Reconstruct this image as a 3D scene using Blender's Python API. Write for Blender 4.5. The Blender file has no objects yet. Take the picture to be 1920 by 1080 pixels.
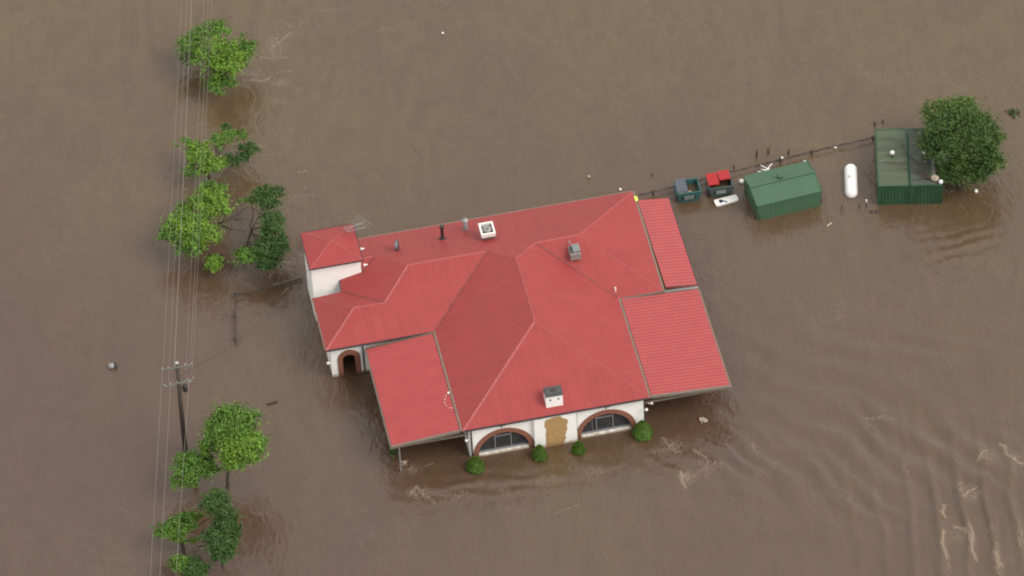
import bpy, math, random
import numpy as np
from mathutils import Vector, Matrix
from mathutils.geometry import tessellate_polygon
random.seed(7); rng = np.random.default_rng(7)
SC = bpy.context.scene; COL = SC.collection
R = math.radians

# ---------------------------------------------------------------- camera (helicopter, long lens, 45 degrees down)
FPX, SCL = 10000.0, 26.0                       # focal length in photo pixels, pixels per metre
DIST = FPX / SCL; ROLL = math.atan(.06)
VD = Vector((0, 1, -1)).normalized()
R0, U0 = Vector((1, 0, 0)), Vector((0, 1, 1)).normalized()
UPV = U0 * math.cos(ROLL) + R0 * math.sin(ROLL)
RTV = R0 * math.cos(ROLL) - U0 * math.sin(ROLL)
CP = -VD * DIST
cam = bpy.data.cameras.new('camera'); co = bpy.data.objects.new('camera', cam); COL.objects.link(co)
cam.sensor_width = 36; cam.lens = FPX / 1920 * 36; cam.clip_start = 1; cam.clip_end = 9000
M4 = Matrix((RTV, UPV, -VD)).transposed().to_4x4(); M4.translation = CP
co.matrix_world = M4; SC.camera = co

# ---------------------------------------------------------------- overcast daylight
w = bpy.data.worlds.new('World'); SC.world = w; w.use_nodes = True
nt = w.node_tree; nt.nodes.clear()
sky = nt.nodes.new('ShaderNodeTexSky'); sky.sky_type = 'NISHITA'; sky.sun_disc = False
sky.sun_elevation = R(46); sky.sun_rotation = R(120); sky.air_density = 1.5; sky.dust_density = 5
mx = nt.nodes.new('ShaderNodeMix'); mx.data_type = 'RGBA'; mx.inputs[0].default_value = .85
mx.inputs[7].default_value = (7.6, 7.45, 7.2, 1)
bg = nt.nodes.new('ShaderNodeBackground'); bg.inputs[1].default_value = .1
out = nt.nodes.new('ShaderNodeOutputWorld')
nt.links.new(sky.outputs[0], mx.inputs[6]); nt.links.new(mx.outputs[2], bg.inputs[0]); nt.links.new(bg.outputs[0], out.inputs[0])
sl = bpy.data.lights.new('sun', 'SUN'); sl.energy = 1.5; sl.angle = R(32); sl.color = (1, .96, .9)
so = bpy.data.objects.new('sun', sl); COL.objects.link(so)
az, el = R(120), R(46)
sd = Vector((math.sin(az) * math.cos(el), math.cos(az) * math.cos(el), math.sin(el)))
so.rotation_euler = sd.to_track_quat('Z', 'Y').to_euler()
SC.view_settings.view_transform = 'Standard'; SC.view_settings.look = 'None'
SC.view_settings.exposure = 0.6; SC.view_settings.gamma = 1
SC.render.engine = 'CYCLES'; SC.cycles.filter_width = 2.0

def at(px, py, z=0.0):
    """world point at height z seen at a photo pixel (survey helper)"""
    d = VD * FPX + RTV * (px - 960) - UPV * (py - 540)
    return CP + d * ((z - CP.z) / d.z)

# ---------------------------------------------------------------- materials
def mat(name, col, rough=.6, metal=0, var=.12, vscale=1.5, bump=0, bscale=20, spec=.5, stretch=None, attr=None, dirt=None, dscale=.6):
    m = bpy.data.materials.new(name); m.use_nodes = True; t = m.node_tree; n = t.nodes; L = t.links
    b = n['Principled BSDF']; b.inputs['Roughness'].default_value = rough; b.inputs['Metallic'].default_value = metal
    b.inputs['Specular IOR Level'].default_value = spec
    tc = n.new('ShaderNodeTexCoord'); mp = n.new('ShaderNodeMapping'); L.new(tc.outputs['Object'], mp.inputs[0])
    if stretch: mp.inputs['Scale'].default_value = stretch
    nz = n.new('ShaderNodeTexNoise'); nz.inputs['Scale'].default_value = vscale; nz.inputs['Detail'].default_value = 5
    L.new(mp.outputs[0], nz.inputs[0])
    mr = n.new('ShaderNodeMapRange'); mr.inputs[1].default_value = .3; mr.inputs[2].default_value = .7
    mr.inputs[3].default_value = 1 - var; mr.inputs[4].default_value = 1 + var; L.new(nz.outputs[0], mr.inputs[0])
    vm = n.new('ShaderNodeVectorMath'); vm.operation = 'SCALE'; L.new(mr.outputs[0], vm.inputs['Scale'])
    if attr:
        a = n.new('ShaderNodeAttribute'); a.attribute_name = attr; L.new(a.outputs['Color'], vm.inputs[0])
    else: vm.inputs[0].default_value = col
    last = vm.outputs[0]
    if dirt:
        n2 = n.new('ShaderNodeTexNoise'); n2.inputs['Scale'].default_value = dscale; n2.inputs['Detail'].default_value = 7; n2.inputs['Roughness'].default_value = .65
        L.new(mp.outputs[0], n2.inputs[0])
        r2 = n.new('ShaderNodeMapRange'); r2.inputs[1].default_value = .55; r2.inputs[2].default_value = .75; r2.inputs[4].default_value = dirt[3]
        L.new(n2.outputs[0], r2.inputs[0])
        m2 = n.new('ShaderNodeMix'); m2.data_type = 'RGBA'; L.new(r2.outputs[0], m2.inputs[0]); L.new(last, m2.inputs[6]); m2.inputs[7].default_value = (*dirt[:3], 1)
        last = m2.outputs[2]
    L.new(last, b.inputs['Base Color'])
    if bump:
        n3 = n.new('ShaderNodeTexNoise'); n3.inputs['Scale'].default_value = bscale; n3.inputs['Detail'].default_value = 4
        L.new(mp.outputs[0], n3.inputs[0]); bp = n.new('ShaderNodeBump'); bp.inputs['Strength'].default_value = bump; bp.inputs['Distance'].default_value = .02
        L.new(n3.outputs[0], bp.inputs['Height']); L.new(bp.outputs[0], b.inputs['Normal'])
    return m

ROOF = mat('red painted roof sheet', (.295, .044, .042), .5, var=.05, vscale=.8, bump=.12, bscale=9, dirt=(0.237, 0.0462, 0.0409, 0.3), dscale=.5, spec=.35)
VRED = mat('red corrugated sheet', (.335, .052, .053), .45, var=.06, vscale=1.2, dirt=(0.297, 0.0495, 0.0495, 0.35), dscale=1.1, spec=.35)
CAPR = mat('red ridge capping', (.315, .055, .052), .55, var=.18, vscale=4)
VALR = mat('dirty red valley metal', (.20, .042, .036), .6, var=.3, vscale=3)
TAN = mat('tan gutter metal', (0.198, 0.145, 0.109), .5, var=.12, vscale=3)
TANF = mat('tan painted fascia', (0.165, 0.135, 0.109), .6, var=.1, vscale=2, dirt=(0.0989, 0.0792, 0.0594, 0.4), dscale=2)
DARKG = mat('dark plum gutter', (0.0495, 0.033, 0.0396), .5, var=.3, vscale=4)
WHITE = mat('white painted render', (.86, .85, .82), .75, var=.02, vscale=2, bump=.2, bscale=30, dirt=(.72, .69, .63, .3), dscale=1.2)
BRICK = mat('red brown brick', (.235, .092, .058), .8, var=.22, vscale=9, bump=.4, bscale=40)
PATCH = mat('tan bare render', (.40, .25, .105), .85, var=.14, vscale=3, dirt=(.33, .21, .10, .6), dscale=3)
GLASS = mat('dark window glass', (.035, .035, .04), .12, var=.2, vscale=2, spec=.6)
ALU = mat('grey aluminium frame', (0.198, 0.204, 0.211), .4, var=.08)
DARK = mat('black metal', (.03, .026, .028), .5, var=.2)
GREYM = mat('weathered grey metal', (0.218, 0.231, 0.231), .45, metal=.3, var=.15, vscale=5)
GALV = mat('dull galvanised metal', (0.277, 0.277, 0.264), .5, metal=.3, var=.2, vscale=5)
CAPG = mat('grey flashing', (0.066, 0.0693, 0.066), .7, var=.2, vscale=4)
WPL = mat('white plastic', (.8, .79, .77), .4, var=.04)
WPLC = mat('white cooler plastic', (.78, .75, .70), .5, var=.05, vscale=4)
GREEN = mat('green shed sheet', (0.0475, 0.111, 0.058), .5, var=.06, vscale=.8, dirt=(0.066, 0.112, 0.066, 0.4), dscale=.7)
CGRN = mat('green container paint', (.022, .074, .036), .5, var=.2, vscale=2, stretch=(1, 1, .3), dirt=(.04, .065, .038, .6), dscale=1.5)
CROOF = mat('weathered container roof', (.078, .10, .056), .6, var=.25, vscale=1.2, stretch=(.25, 1.4, 1), dirt=(.052, .038, .034, 2.2), dscale=1.3)
CROOF2 = mat('faded grey green container roof', (.075, .088, .068), .6, var=.25, vscale=1.3, stretch=(.3, 1.5, 1), dirt=(.055, .046, .052, 2.0), dscale=1.3)
TEAL = mat('teal bin steel', (0.0297, 0.0956, 0.0923), .5, var=.25, vscale=3, dirt=(0.0462, 0.0528, 0.0495, 0.6), dscale=2)
TEALD = mat('worn grey green bin steel', (0.0495, 0.0759, 0.0693), .55, var=.3, vscale=4, dirt=(0.0594, 0.0561, 0.0495, 0.7), dscale=2.5)
BLUEL = mat('grey blue bin lid', (0.112, 0.125, 0.152), .5, var=.12, vscale=4)
REDL = mat('bright red bin lid', (0.449, 0.0198, 0.0231), .4, var=.08, vscale=4)
NAVY = mat('navy paint', (0.0198, 0.033, 0.0726), .5)
MUD = mat('muddy bin contents', (0.0462, 0.0297, 0.0132), .5, var=.35, vscale=3)
TANK = mat('white tank paint', (.84, .82, .81), .35, var=.02)
TIMB = mat('weathered pole timber', (0.0561, 0.0409, 0.033), .8, var=.25, vscale=4, stretch=(1, 1, .1), bump=.4)
ARM = mat('grey green crossarm timber', (0.145, 0.152, 0.125), .8, var=.15, vscale=4)
PORC = mat('pale porcelain', (.40, .39, .35), .4)
WIRE = mat('pale aluminium wire', (.30, .27, .24), .6)
WIRED = mat('black cable', (0.0264, 0.0231, 0.0198), .6)
BARK = mat('brown bark', (0.0561, 0.0396, 0.0297), .85, var=.3, vscale=5, bump=.5)
BARKP = mat('pale bark', (0.145, 0.125, 0.106), .85, var=.2, vscale=5)
DEB = mat('dark flood debris', (.06, .042, .032), .9, var=.4, vscale=6)
STRAW = mat('pale straw debris', (.42, .36, .26), .85, var=.25, vscale=6)
YELL = mat('lime yellow plastic', (.62, .85, .12), .4)
LEAF = mat('leaves', (0, 0, 0), .55, var=.1, vscale=1.0, attr='tint', spec=.3)
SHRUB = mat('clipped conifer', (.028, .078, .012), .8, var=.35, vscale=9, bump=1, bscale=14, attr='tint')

def tide(m, z0, z1, col):
    t = m.node_tree; n = t.nodes; L = t.links; b = n['Principled BSDF']; old = b.inputs['Base Color'].links[0].from_socket
    tc = n.new('ShaderNodeTexCoord'); sp = n.new('ShaderNodeSeparateXYZ'); L.new(tc.outputs['Object'], sp.inputs[0])
    nz = n.new('ShaderNodeTexNoise'); nz.inputs['Scale'].default_value = 3; nz.inputs['Detail'].default_value = 5; L.new(tc.outputs['Object'], nz.inputs[0])
    a = n.new('ShaderNodeMath'); a.operation = 'MULTIPLY_ADD'; L.new(nz.outputs[0], a.inputs[0]); a.inputs[1].default_value = -.5; L.new(sp.outputs['Z'], a.inputs[2])
    r = n.new('ShaderNodeMapRange'); r.inputs[1].default_value = z0 - .25; r.inputs[2].default_value = z1 - .25; r.inputs[3].default_value = .8; r.inputs[4].default_value = 0; L.new(a.outputs[0], r.inputs[0])
    x = n.new('ShaderNodeMix'); x.data_type = 'RGBA'; L.new(r.outputs[0], x.inputs[0]); L.new(old, x.inputs[6]); x.inputs[7].default_value = (*col, 1); L.new(x.outputs[2], b.inputs['Base Color'])
tide(WHITE, -.42, -.18, (.30, .20, .10)); tide(PATCH, -.42, -.1, (.22, .13, .06)); tide(BRICK, -.4, -.1, (.12, .06, .035))
# ---------------------------------------------------------------- helpers
def link(name, me, m, parent=None, smooth=False):
    o = bpy.data.objects.new(name, me); COL.objects.link(o)
    if m: me.materials.append(m)
    if parent: o.parent = parent
    if smooth:
        for p in me.polygons: p.use_smooth = True
    return o
def tag(o, label=None, cat=None, group=None, kind=None):
    if label: o['label'] = label
    if cat: o['category'] = cat
    if group: o['group'] = group
    if kind: o['kind'] = kind
    return o
def thing(name, label, cat, loc=(0, 0, 0), rz=0, group=None):
    o = bpy.data.objects.new(name, None); COL.objects.link(o); o.location = loc; o.rotation_euler = (0, 0, rz)
    o.empty_display_size = .2
    return tag(o, label, cat, group)
class MB:
    def __init__(s): s.v = []; s.f = []
    def add(s, v, f):
        k = len(s.v); s.v += [tuple(p) for p in v]; s.f += [tuple(i + k for i in q) for q in f]; return s
    def box(s, c, d, rz=0, mtx=None):
        x, y, z = d[0] / 2, d[1] / 2, d[2] / 2
        v = [Vector(p) for p in ((-x, -y, -z), (x, -y, -z), (x, y, -z), (-x, y, -z), (-x, -y, z), (x, -y, z), (x, y, z), (-x, y, z))]
        q = mtx or Matrix.Rotation(rz, 3, 'Z')
        return s.add([q @ p + Vector(c) for p in v], [(0, 3, 2, 1), (4, 5, 6, 7), (0, 1, 5, 4), (1, 2, 6, 5), (2, 3, 7, 6), (3, 0, 4, 7)])
    def beam(s, a, b, wd, hh):
        a, b = Vector(a), Vector(b); d = b - a; L = d.length; d.normalize()
        up = Vector((0, 0, 1)) if abs(d.z) < .95 else Vector((0, 1, 0))
        sx = d.cross(up).normalized(); sz = sx.cross(d)
        return s.box((a + b) / 2, (L, wd, hh), mtx=Matrix((d, -sx, sz)).transposed())
    def tube(s, pts, r, n=7, cap=True):
        pts = [Vector(p) for p in pts]; rs = r if hasattr(r, '__len__') else [r] * len(pts); k0 = len(s.v)
        for i, p in enumerate(pts):
            d = (pts[min(i + 1, len(pts) - 1)] - pts[max(i - 1, 0)]).normalized()
            up = Vector((0, 0, 1)) if abs(d.z) < .9 else Vector((1, 0, 0))
            a = d.cross(up).normalized(); b = a.cross(d)
            for j in range(n):
                t = 2 * math.pi * j / n; s.v.append(tuple(p + (a * math.cos(t) + b * math.sin(t)) * rs[i]))
        for i in range(len(pts) - 1):
            for j in range(n):
                j2 = (j + 1) % n; s.f.append((k0 + i * n + j, k0 + i * n + j2, k0 + (i + 1) * n + j2, k0 + (i + 1) * n + j))
        if cap:
            s.f.append(tuple(k0 + j for j in range(n))[::-1]); s.f.append(tuple(k0 + (len(pts) - 1) * n + j for j in range(n)))
        return s
    def lathe(s, prof, c=(0, 0, 0), n=16, axis='Z'):
        k0 = len(s.v); c = Vector(c)
        for r, z in prof:
            for j in range(n):
                t = 2 * math.pi * j / n; p = Vector((r * math.cos(t), r * math.sin(t), z))
                if axis == 'Y': p = Vector((p.x, p.z, p.y))
                if axis == 'X': p = Vector((p.z, p.x, p.y))
                s.v.append(tuple(p + c))
        for i in range(len(prof) - 1):
            for j in range(n):
                j2 = (j + 1) % n; s.f.append((k0 + i * n + j, k0 + i * n + j2, k0 + (i + 1) * n + j2, k0 + (i + 1) * n + j))
        s.f.append(tuple(k0 + j for j in range(n))[::-1]); s.f.append(tuple(k0 + (len(prof) - 1) * n + j for j in range(n)))
        return s
    def slab(s, loops, depth, plane='XZ', off=0):
        """flat polygon (first loop) with holes, given thickness; plane XZ -> (x, off..off+depth, z)"""
        pts = [p for l in loops for p in l]
        tri = tessellate_polygon([[Vector((p[0], p[1], 0)) for p in l] for l in loops])
        def P(p, d):
            return (p[0], d, p[1]) if plane == 'XZ' else ((d, p[0], p[1]) if plane == 'YZ' else (p[0], p[1], d))
        n = len(pts); v = [P(p, off) for p in pts] + [P(p, off + depth) for p in pts]
        f = [tuple(t) for t in tri] + [tuple(i + n for i in t[::-1]) for t in tri]
        k = 0
        for l in loops:
            for i in range(len(l)):
                a, b = k + i, k + (i + 1) % len(l); f.append((a, b, b + n, a + n))
            k += len(l)
        return s.add(v, f)
    def build(s, name, m, parent=None, smooth=False, tint=None, fix=False):
        me = bpy.data.meshes.new(name); me.from_pydata(s.v, [], s.f); me.update()
        if fix:
            import bmesh
            b = bmesh.new(); b.from_mesh(me); bmesh.ops.recalc_face_normals(b, faces=b.faces); b.to_mesh(me); b.free()
        if tint is not None:
            ca = me.color_attributes.new('tint', 'FLOAT_COLOR', 'POINT')
            a = np.ones((len(s.v), 4), np.float32); a[:, :3] = tint; ca.data.foreach_set('color', a.ravel())
        return link(name, me, m, parent, smooth)

# ================================================================ WATER
def vnoise(x, y, seed):
    r = np.random.default_rng(seed); g = r.random((256, 256)); xi = np.floor(x).astype(int); yi = np.floor(y).astype(int)
    fx = x - xi; fy = y - yi; fx = fx * fx * (3 - 2 * fx); fy = fy * fy * (3 - 2 * fy)
    a = g[yi % 256, xi % 256]; b = g[yi % 256, (xi + 1) % 256]; c = g[(yi + 1) % 256, xi % 256]; d = g[(yi + 1) % 256, (xi + 1) % 256]
    return (a * (1 - fx) + b * fx) * (1 - fy) + (c * (1 - fx) + d * fx) * fy - .5
def axis(lo, hi, st, far):
    c = list(np.arange(lo, hi, st)); a = []; k = st; p = lo
    while p > -far: k *= 1.35; p -= k; a.append(p)
    b = []; k = st; p = c[-1]
    while p < far: k *= 1.35; p += k; b.append(p)
    return np.array(a[::-1] + c + b)
xs = axis(-44, 44, .13, 3500); ys = axis(-36, 40, .13, 3500)
X, Y = np.meshgrid(xs, ys)
near = np.clip(1 - np.maximum(np.abs(X) - 42, 0) / 10, 0, 1) * np.clip(1 - np.maximum(np.abs(Y - 2) - 36, 0) / 10, 0, 1)
def env(cx, cy, rx, ry, rot=0):
    dx, dy = X - cx, Y - cy; c, s_ = math.cos(rot), math.sin(rot); u = (dx * c + dy * s_) / rx; v = (-dx * s_ + dy * c) / ry
    return np.exp(-(u * u + v * v))
Hh = .035 * vnoise(X * .5 + 9, Y * .5, 1) + .03 * vnoise(X * 1.1, Y * 1.1, 2) + .014 * vnoise(X * 2.4 + .8 * Y, Y * 2.4, 3)
calm = env(20, 12, 22, 12)
Hh *= (1 - .6 * calm)
# standing waves in the lower right: crests run away from the viewer, flow from right to left
E1 = env(31.0, -25.5, 7.2, 6.8); ph = (X - 29.63 + .7 * vnoise(X * .3, Y * .3, 4) + .03 * (Y + 28))
cr = np.sin(2 * np.pi * ph / 1.85); Hh += E1 * .17 * (np.abs(1 + cr) ** 3 / 4 - .8)
E2 = env(27, -18, 7.5, 3.2, -.35); ph2 = (X * .75 + Y * .66) + 1.6 * vnoise(X * .35, Y * .35, 5)
Hh += E2 * .15 * np.sin(2 * np.pi * ph2 / 2.3) * (1 + vnoise(X * .5, Y * .5, 6))
E3 = env(14.5, -18.0, 4.5, 2.4); ph3 = (X * .6 + Y * .8) + 1.8 * vnoise(X * .5, Y * .5, 7)
Hh += E3 * .08 * np.sin(2 * np.pi * ph3 / 1.5)
E6 = env(20, -21.5, 6.5, 3.6, -.2); Hh += E6 * .085 * np.sin(2 * np.pi * ((X * .8 + Y * .45) + 2.0 * vnoise(X * .4, Y * .4, 17)) / 2.1) * (1 + 1.2 * vnoise(X * .45, Y * .6, 18))
E7 = env(24, -10, 12, 5); Hh += E7 * .05 * np.sin(2 * np.pi * ((X * .5 + Y * .8) + 3.0 * vnoise(X * .25, Y * .3, 19)) / 2.8) * (1 + 1.2 * vnoise(X * .35, Y * .5, 20))
E4 = env(-2, -19.2, 6.5, 1.6, .08); ph4 = (Y - .02 * X * X * .1) + 1.3 * vnoise(X * .5, Y * .5, 8)
Hh += E4 * .04 * np.sin(2 * np.pi * ph4 / 1.3)
E5 = env(31.5, 1.6, 6, 2.2, .12); Hh += E5 * .022 * np.sin(2 * np.pi * (Y - .2 * X + vnoise(X * .5, Y * .5, 9)) / 1.1)
Hh *= near
foam = np.clip(E1 * 1.6, 0, 1) * np.clip((np.sin(2 * np.pi * ph / 1.85 - .5) - .55) * 2.5, 0, 1) * np.clip((vnoise(X * .55 + 3, Y * .45, 12) - .02) * 3, 0, 1) * .9
foam = np.maximum(foam, np.clip(E3 * 1.2, 0, 1) * np.clip((vnoise(X * .8, Y * .8, 13) - .14) * 2.0, 0, .5))
foam = np.maximum(foam, np.clip(E4 * 1.2, 0, 1) * np.clip((vnoise(X * .7, Y * .9, 14) - .14) * 2.0, 0, .45))
foam = np.maximum(foam, env(-17.5, 23.5, 4, 3.2) * np.clip((vnoise(X * .6, Y * .9, 15) - .12) * 2.2, 0, .55))
def seg(pts, wd, amp=1.0):
    """foam crest along a polyline given by photo pixels on the water"""
    global foam
    P = [at(*p) for p in pts]
    for a, b in zip(P[:-1], P[1:]):
        d = b - a; L2 = max(d.x ** 2 + d.y ** 2, 1e-6); t = np.clip(((X - a.x) * d.x + (Y - a.y) * d.y) / L2, 0, 1)
        q = (X - a.x - t * d.x) ** 2 + (Y - a.y - t * d.y) ** 2; foam = np.maximum(foam, amp * np.exp(-q / (wd * wd)))
def blob(px, py, rx, ry, amp=1.0):
    global foam
    p = at(px, py); foam = np.maximum(foam, amp * np.exp(-((X - p.x) / rx) ** 2 - ((Y - p.y) / ry) ** 2))
seg([(1771, 945), (1767, 960), (1773, 968)], .16); seg([(1771, 996), (1766, 1020), (1777, 1045)], .18); seg([(1777, 1045), (1781, 1072)], .1, .7)
seg([(1790, 985), (1808, 990), (1817, 1004), (1822, 1030), (1832, 1050)], .17); seg([(1858, 985), (1859, 1010)], .1, .7)
seg([(1862, 1035), (1880, 1060)], .14); seg([(1906, 1000), (1915, 1030)], .12, .8); seg([(1875, 832), (1882, 836), (1888, 852), (1915, 868)], .18)
seg([(1834, 862), (1842, 850), (1850, 845)], .14); seg([(1808, 932), (1815, 918), (1830, 912)], .14)
blob(1853, 853, .75, .8, .66); blob(1824, 924, .7, .9, .68); blob(1800, 1000, .8, .6, .6); blob(1905, 858, .6, .6, .65)
seg([(1276, 885), (1278, 900), (1285, 912)], .2); blob(1289, 895, .7, .75, .85); seg([(1302, 843), (1312, 850), (1325, 856), (1326, 870)], .13, .9)
blob(1328, 872, 1.0, .7, .66); seg([(1243, 822), (1255, 838), (1270, 848)], .18, .8); seg([(1411, 832), (1415, 846), (1420, 850)], .1, .8)
blob(1262, 835, 1.1, .8, .58); blob(1240, 845, 1.0, .5, .5); seg([(1620, 782), (1680, 788)], .1, .6); seg([(1640, 785), (1660, 780)], .1, .6)
seg([(770, 925), (782, 912), (800, 930), (815, 942)], .16, .85); blob(785, 925, .9, .8, .62); blob(845, 930, 1.6, .5, .52); blob(1115, 885, 1.3, .7, .5)
seg([(755, 872), (765, 862)], .12, .9); blob(770, 880, .9, .7, .55); seg([(780, 880), (815, 868)], .08, .6); seg([(940, 950), (980, 958)], .1, .5); seg([(1040, 962), (1090, 945)], .1, .52)
seg([(472, 150), (495, 152), (508, 143)], .18, .85); seg([(505, 136), (520, 136)], .1, .7); seg([(525, 133), (545, 134)], .08, .8); seg([(478, 106), (512, 112)], .09, .7)
seg([(475, 108), (545, 108)], .07, .6); seg([(505, 95), (520, 80), (545, 62)], .14, .66); seg([(517, 60), (518, 74)], .09, .8); seg([(566, 40), (562, 48)], .1, .7)
blob(515, 90, 1.0, 1.4, .55); seg([(558, 323), (575, 320)], .09, .85); seg([(540, 368), (590, 366)], .08, .65); seg([(565, 352), (572, 352)], .08, .7)
seg([(484, 272), (492, 275)], .12, .8); seg([(550, 235), (550, 245)], .06, .7); seg([(495, 290), (530, 288)], .07, .6)
seg([(505, 520), (525, 495), (545, 490)], .14, .6); seg([(515, 533), (560, 524)], .16, .72); seg([(560, 478), (568, 478)], .12, .6); blob(540, 500, 1.2, 1.2, .55)
seg([(530, 550), (540, 540)], .1, .6); seg([(770, 800), (790, 798)], .07, .3); blob(1348, 775, .6, 1.6, .3)
seg([(600, 20), (660, 14)], .08, .5); seg([(700, 60), (780, 40)], .08, .5); seg([(640, 700), (700, 720)], .1, .4)
Fo = (foam * near).astype(np.float32)
nx, ny = len(xs), len(ys)
# waterline stays level, fine near field only
me = bpy.data.meshes.new('flood_water'); vv = np.stack([X, Y, Hh], -1).reshape(-1, 3).astype(np.float32)
I = (np.arange(ny - 1)[:, None] * nx + np.arange(nx - 1)[None]).ravel(); quads = np.stack([I, I + 1, I + nx + 1, I + nx], 1).astype(np.int32)
me.vertices.add(len(vv)); me.vertices.foreach_set('co', vv.ravel()); me.loops.add(quads.size); me.loops.foreach_set('vertex_index', quads.ravel())
me.polygons.add(len(quads)); me.polygons.foreach_set('loop_start', np.arange(0, quads.size, 4, dtype=np.int32)); me.update(calc_edges=True)
me.polygons.foreach_set('use_smooth', np.ones(len(quads), bool))
fa = me.attributes.new('foam', 'FLOAT', 'POINT'); fa.data.foreach_set('value', Fo.ravel())
def water_mat():
    m = bpy.data.materials.new('muddy flood water'); m.use_nodes = True; t = m.node_tree; n = t.nodes; L = t.links; b = n['Principled BSDF']
    tc = n.new('ShaderNodeTexCoord')
    def noise(sc, det=4, st=(1, 1, 1), rot=0, dist=0, rough=.55):
        mp = n.new('ShaderNodeMapping'); mp.inputs['Scale'].default_value = st; mp.inputs['Rotation'].default_value = (0, 0, rot); L.new(tc.outputs['Object'], mp.inputs[0])
        z = n.new('ShaderNodeTexNoise'); z.inputs['Scale'].default_value = sc; z.inputs['Detail'].default_value = det; z.inputs['Distortion'].default_value = dist
        z.inputs['Roughness'].default_value = rough; L.new(mp.outputs[0], z.inputs[0]); return z.outputs[0]
    def rng_(s, a, b_, c, d):
        r = n.new('ShaderNodeMapRange'); r.inputs[1].default_value = a; r.inputs[2].default_value = b_; r.inputs[3].default_value = c; r.inputs[4].default_value = d; L.new(s, r.inputs[0]); return r.outputs[0]
    def math_(op, a, b_):
        q = n.new('ShaderNodeMath'); q.operation = op
        for i, s in enumerate((a, b_)):
            if isinstance(s, (int, float)): q.inputs[i].default_value = s
            else: L.new(s, q.inputs[i])
        return q.outputs[0]
    def mix(f, a, b_):
        q = n.new('ShaderNodeMix'); q.data_type = 'RGBA'
        if isinstance(f, float): q.inputs[0].default_value = f
        else: L.new(f, q.inputs[0])
        for k, s in ((6, a), (7, b_)):
            if isinstance(s, tuple): q.inputs[k].default_value = (*s, 1)
            else: L.new(s, q.inputs[k])
        return q.outputs[2]
    sx_ = n.new('ShaderNodeSeparateXYZ'); L.new(tc.outputs['Object'], sx_.inputs[0])
    drift_ = rng_(math_('ADD', math_('MULTIPLY', sx_.outputs['X'], .5), sx_.outputs['Y']), -45, 40, -.22, .22)
    big = rng_(math_('ADD', noise(.035, 4, (1, .6, 1), .3, .6), drift_), .30, .70, 0, 1)
    c1 = mix(big, WB1, WB2)
    st = rng_(noise(.38, 8, (1, .35, 1), .5, 2.2, .68), .40, .66, 0, .42)
    c2 = mix(st, c1, WB3)
    f_at = n.new('ShaderNodeAttribute'); f_at.attribute_name = 'foam'
    fn = noise(4.2, 9, (1, .8, 1), .4, 2.2, .78)
    fsum = math_('ADD', math_('MULTIPLY', f_at.outputs['Fac'], .6), fn)
    ff = rng_(fsum, .90, 1.16, 0, .95)
    ff = math_('MULTIPLY', ff, rng_(f_at.outputs['Fac'], .05, .3, 0, 1))
    def ridge(src, wdt):
        q = n.new('ShaderNodeMath'); q.operation = 'SUBTRACT'; L.new(src, q.inputs[0]); q.inputs[1].default_value = .5
        a_ = n.new('ShaderNodeMath'); a_.operation = 'ABSOLUTE'; L.new(q.outputs[0], a_.inputs[0]); return rng_(a_.outputs[0], 0, wdt, 1, 0)
    lace = math_('MULTIPLY', ridge(noise(2.2, 6, (1, .8, 1), .5, 1.8, .62), .05), rng_(f_at.outputs['Fac'], .12, .7, 0, .75))
    ff = math_('MAXIMUM', ff, lace)
    drift = math_('MULTIPLY', ridge(noise(.42, 6, (1, .5, 1), .6, 2.6, .6), .035), rng_(noise(.11, 3, (1, 1, 1), 0, .5), .48, .70, 0, .075))
    ff = math_('MAXIMUM', ff, drift)
    L.new(mix(ff, c2, FOAMC), b.inputs['Base Color'])
    L.new(rng_(ff, 0, 1, .16, .6), b.inputs['Roughness']); b.inputs['IOR'].default_value = 1.38
    b.inputs['Specular IOR Level'].default_value = WSPEC
    h = math_('ADD', math_('MULTIPLY', noise(1.1, 6, (1, .5, 1), .6, 1.8), 1.1), math_('MULTIPLY', noise(3.2, 4, (1, .7, 1), -.3, .5), .16))
    h = math_('ADD', h, math_('MULTIPLY', ff, .25))
    bp = n.new('ShaderNodeBump'); bp.inputs['Strength'].default_value = 1; bp.inputs['Distance'].default_value = .08
    L.new(h, bp.inputs['Height']); L.new(bp.outputs[0], b.inputs['Normal'])
    return m
WB1, WB2, WB3, FOAMC, WSPEC = (.090, .0515, .035), (.110, .073, .036), (.070, .041, .025), (.34, .26, .185), 1.0
wo = link('flood_water', me, water_mat()); tag(wo, kind='structure')

# ================================================================ THE RESTAURANT  (local frame: u along the front, v back; water at z = -0.5)
TH = R(9.25)
o0 = at(870, 807, 3.2)
HO = Vector((o0.x, o0.y, .5))
house = thing('flooded_restaurant', 'large red hip roofed white building with arched windows standing in brown flood water', 'building', HO, TH)
def hw(u, v, z=0):      # house frame -> world
    return Vector((HO.x + u * math.cos(TH) - v * math.sin(TH), HO.y + u * math.sin(TH) + v * math.cos(TH), z + .5))

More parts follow.
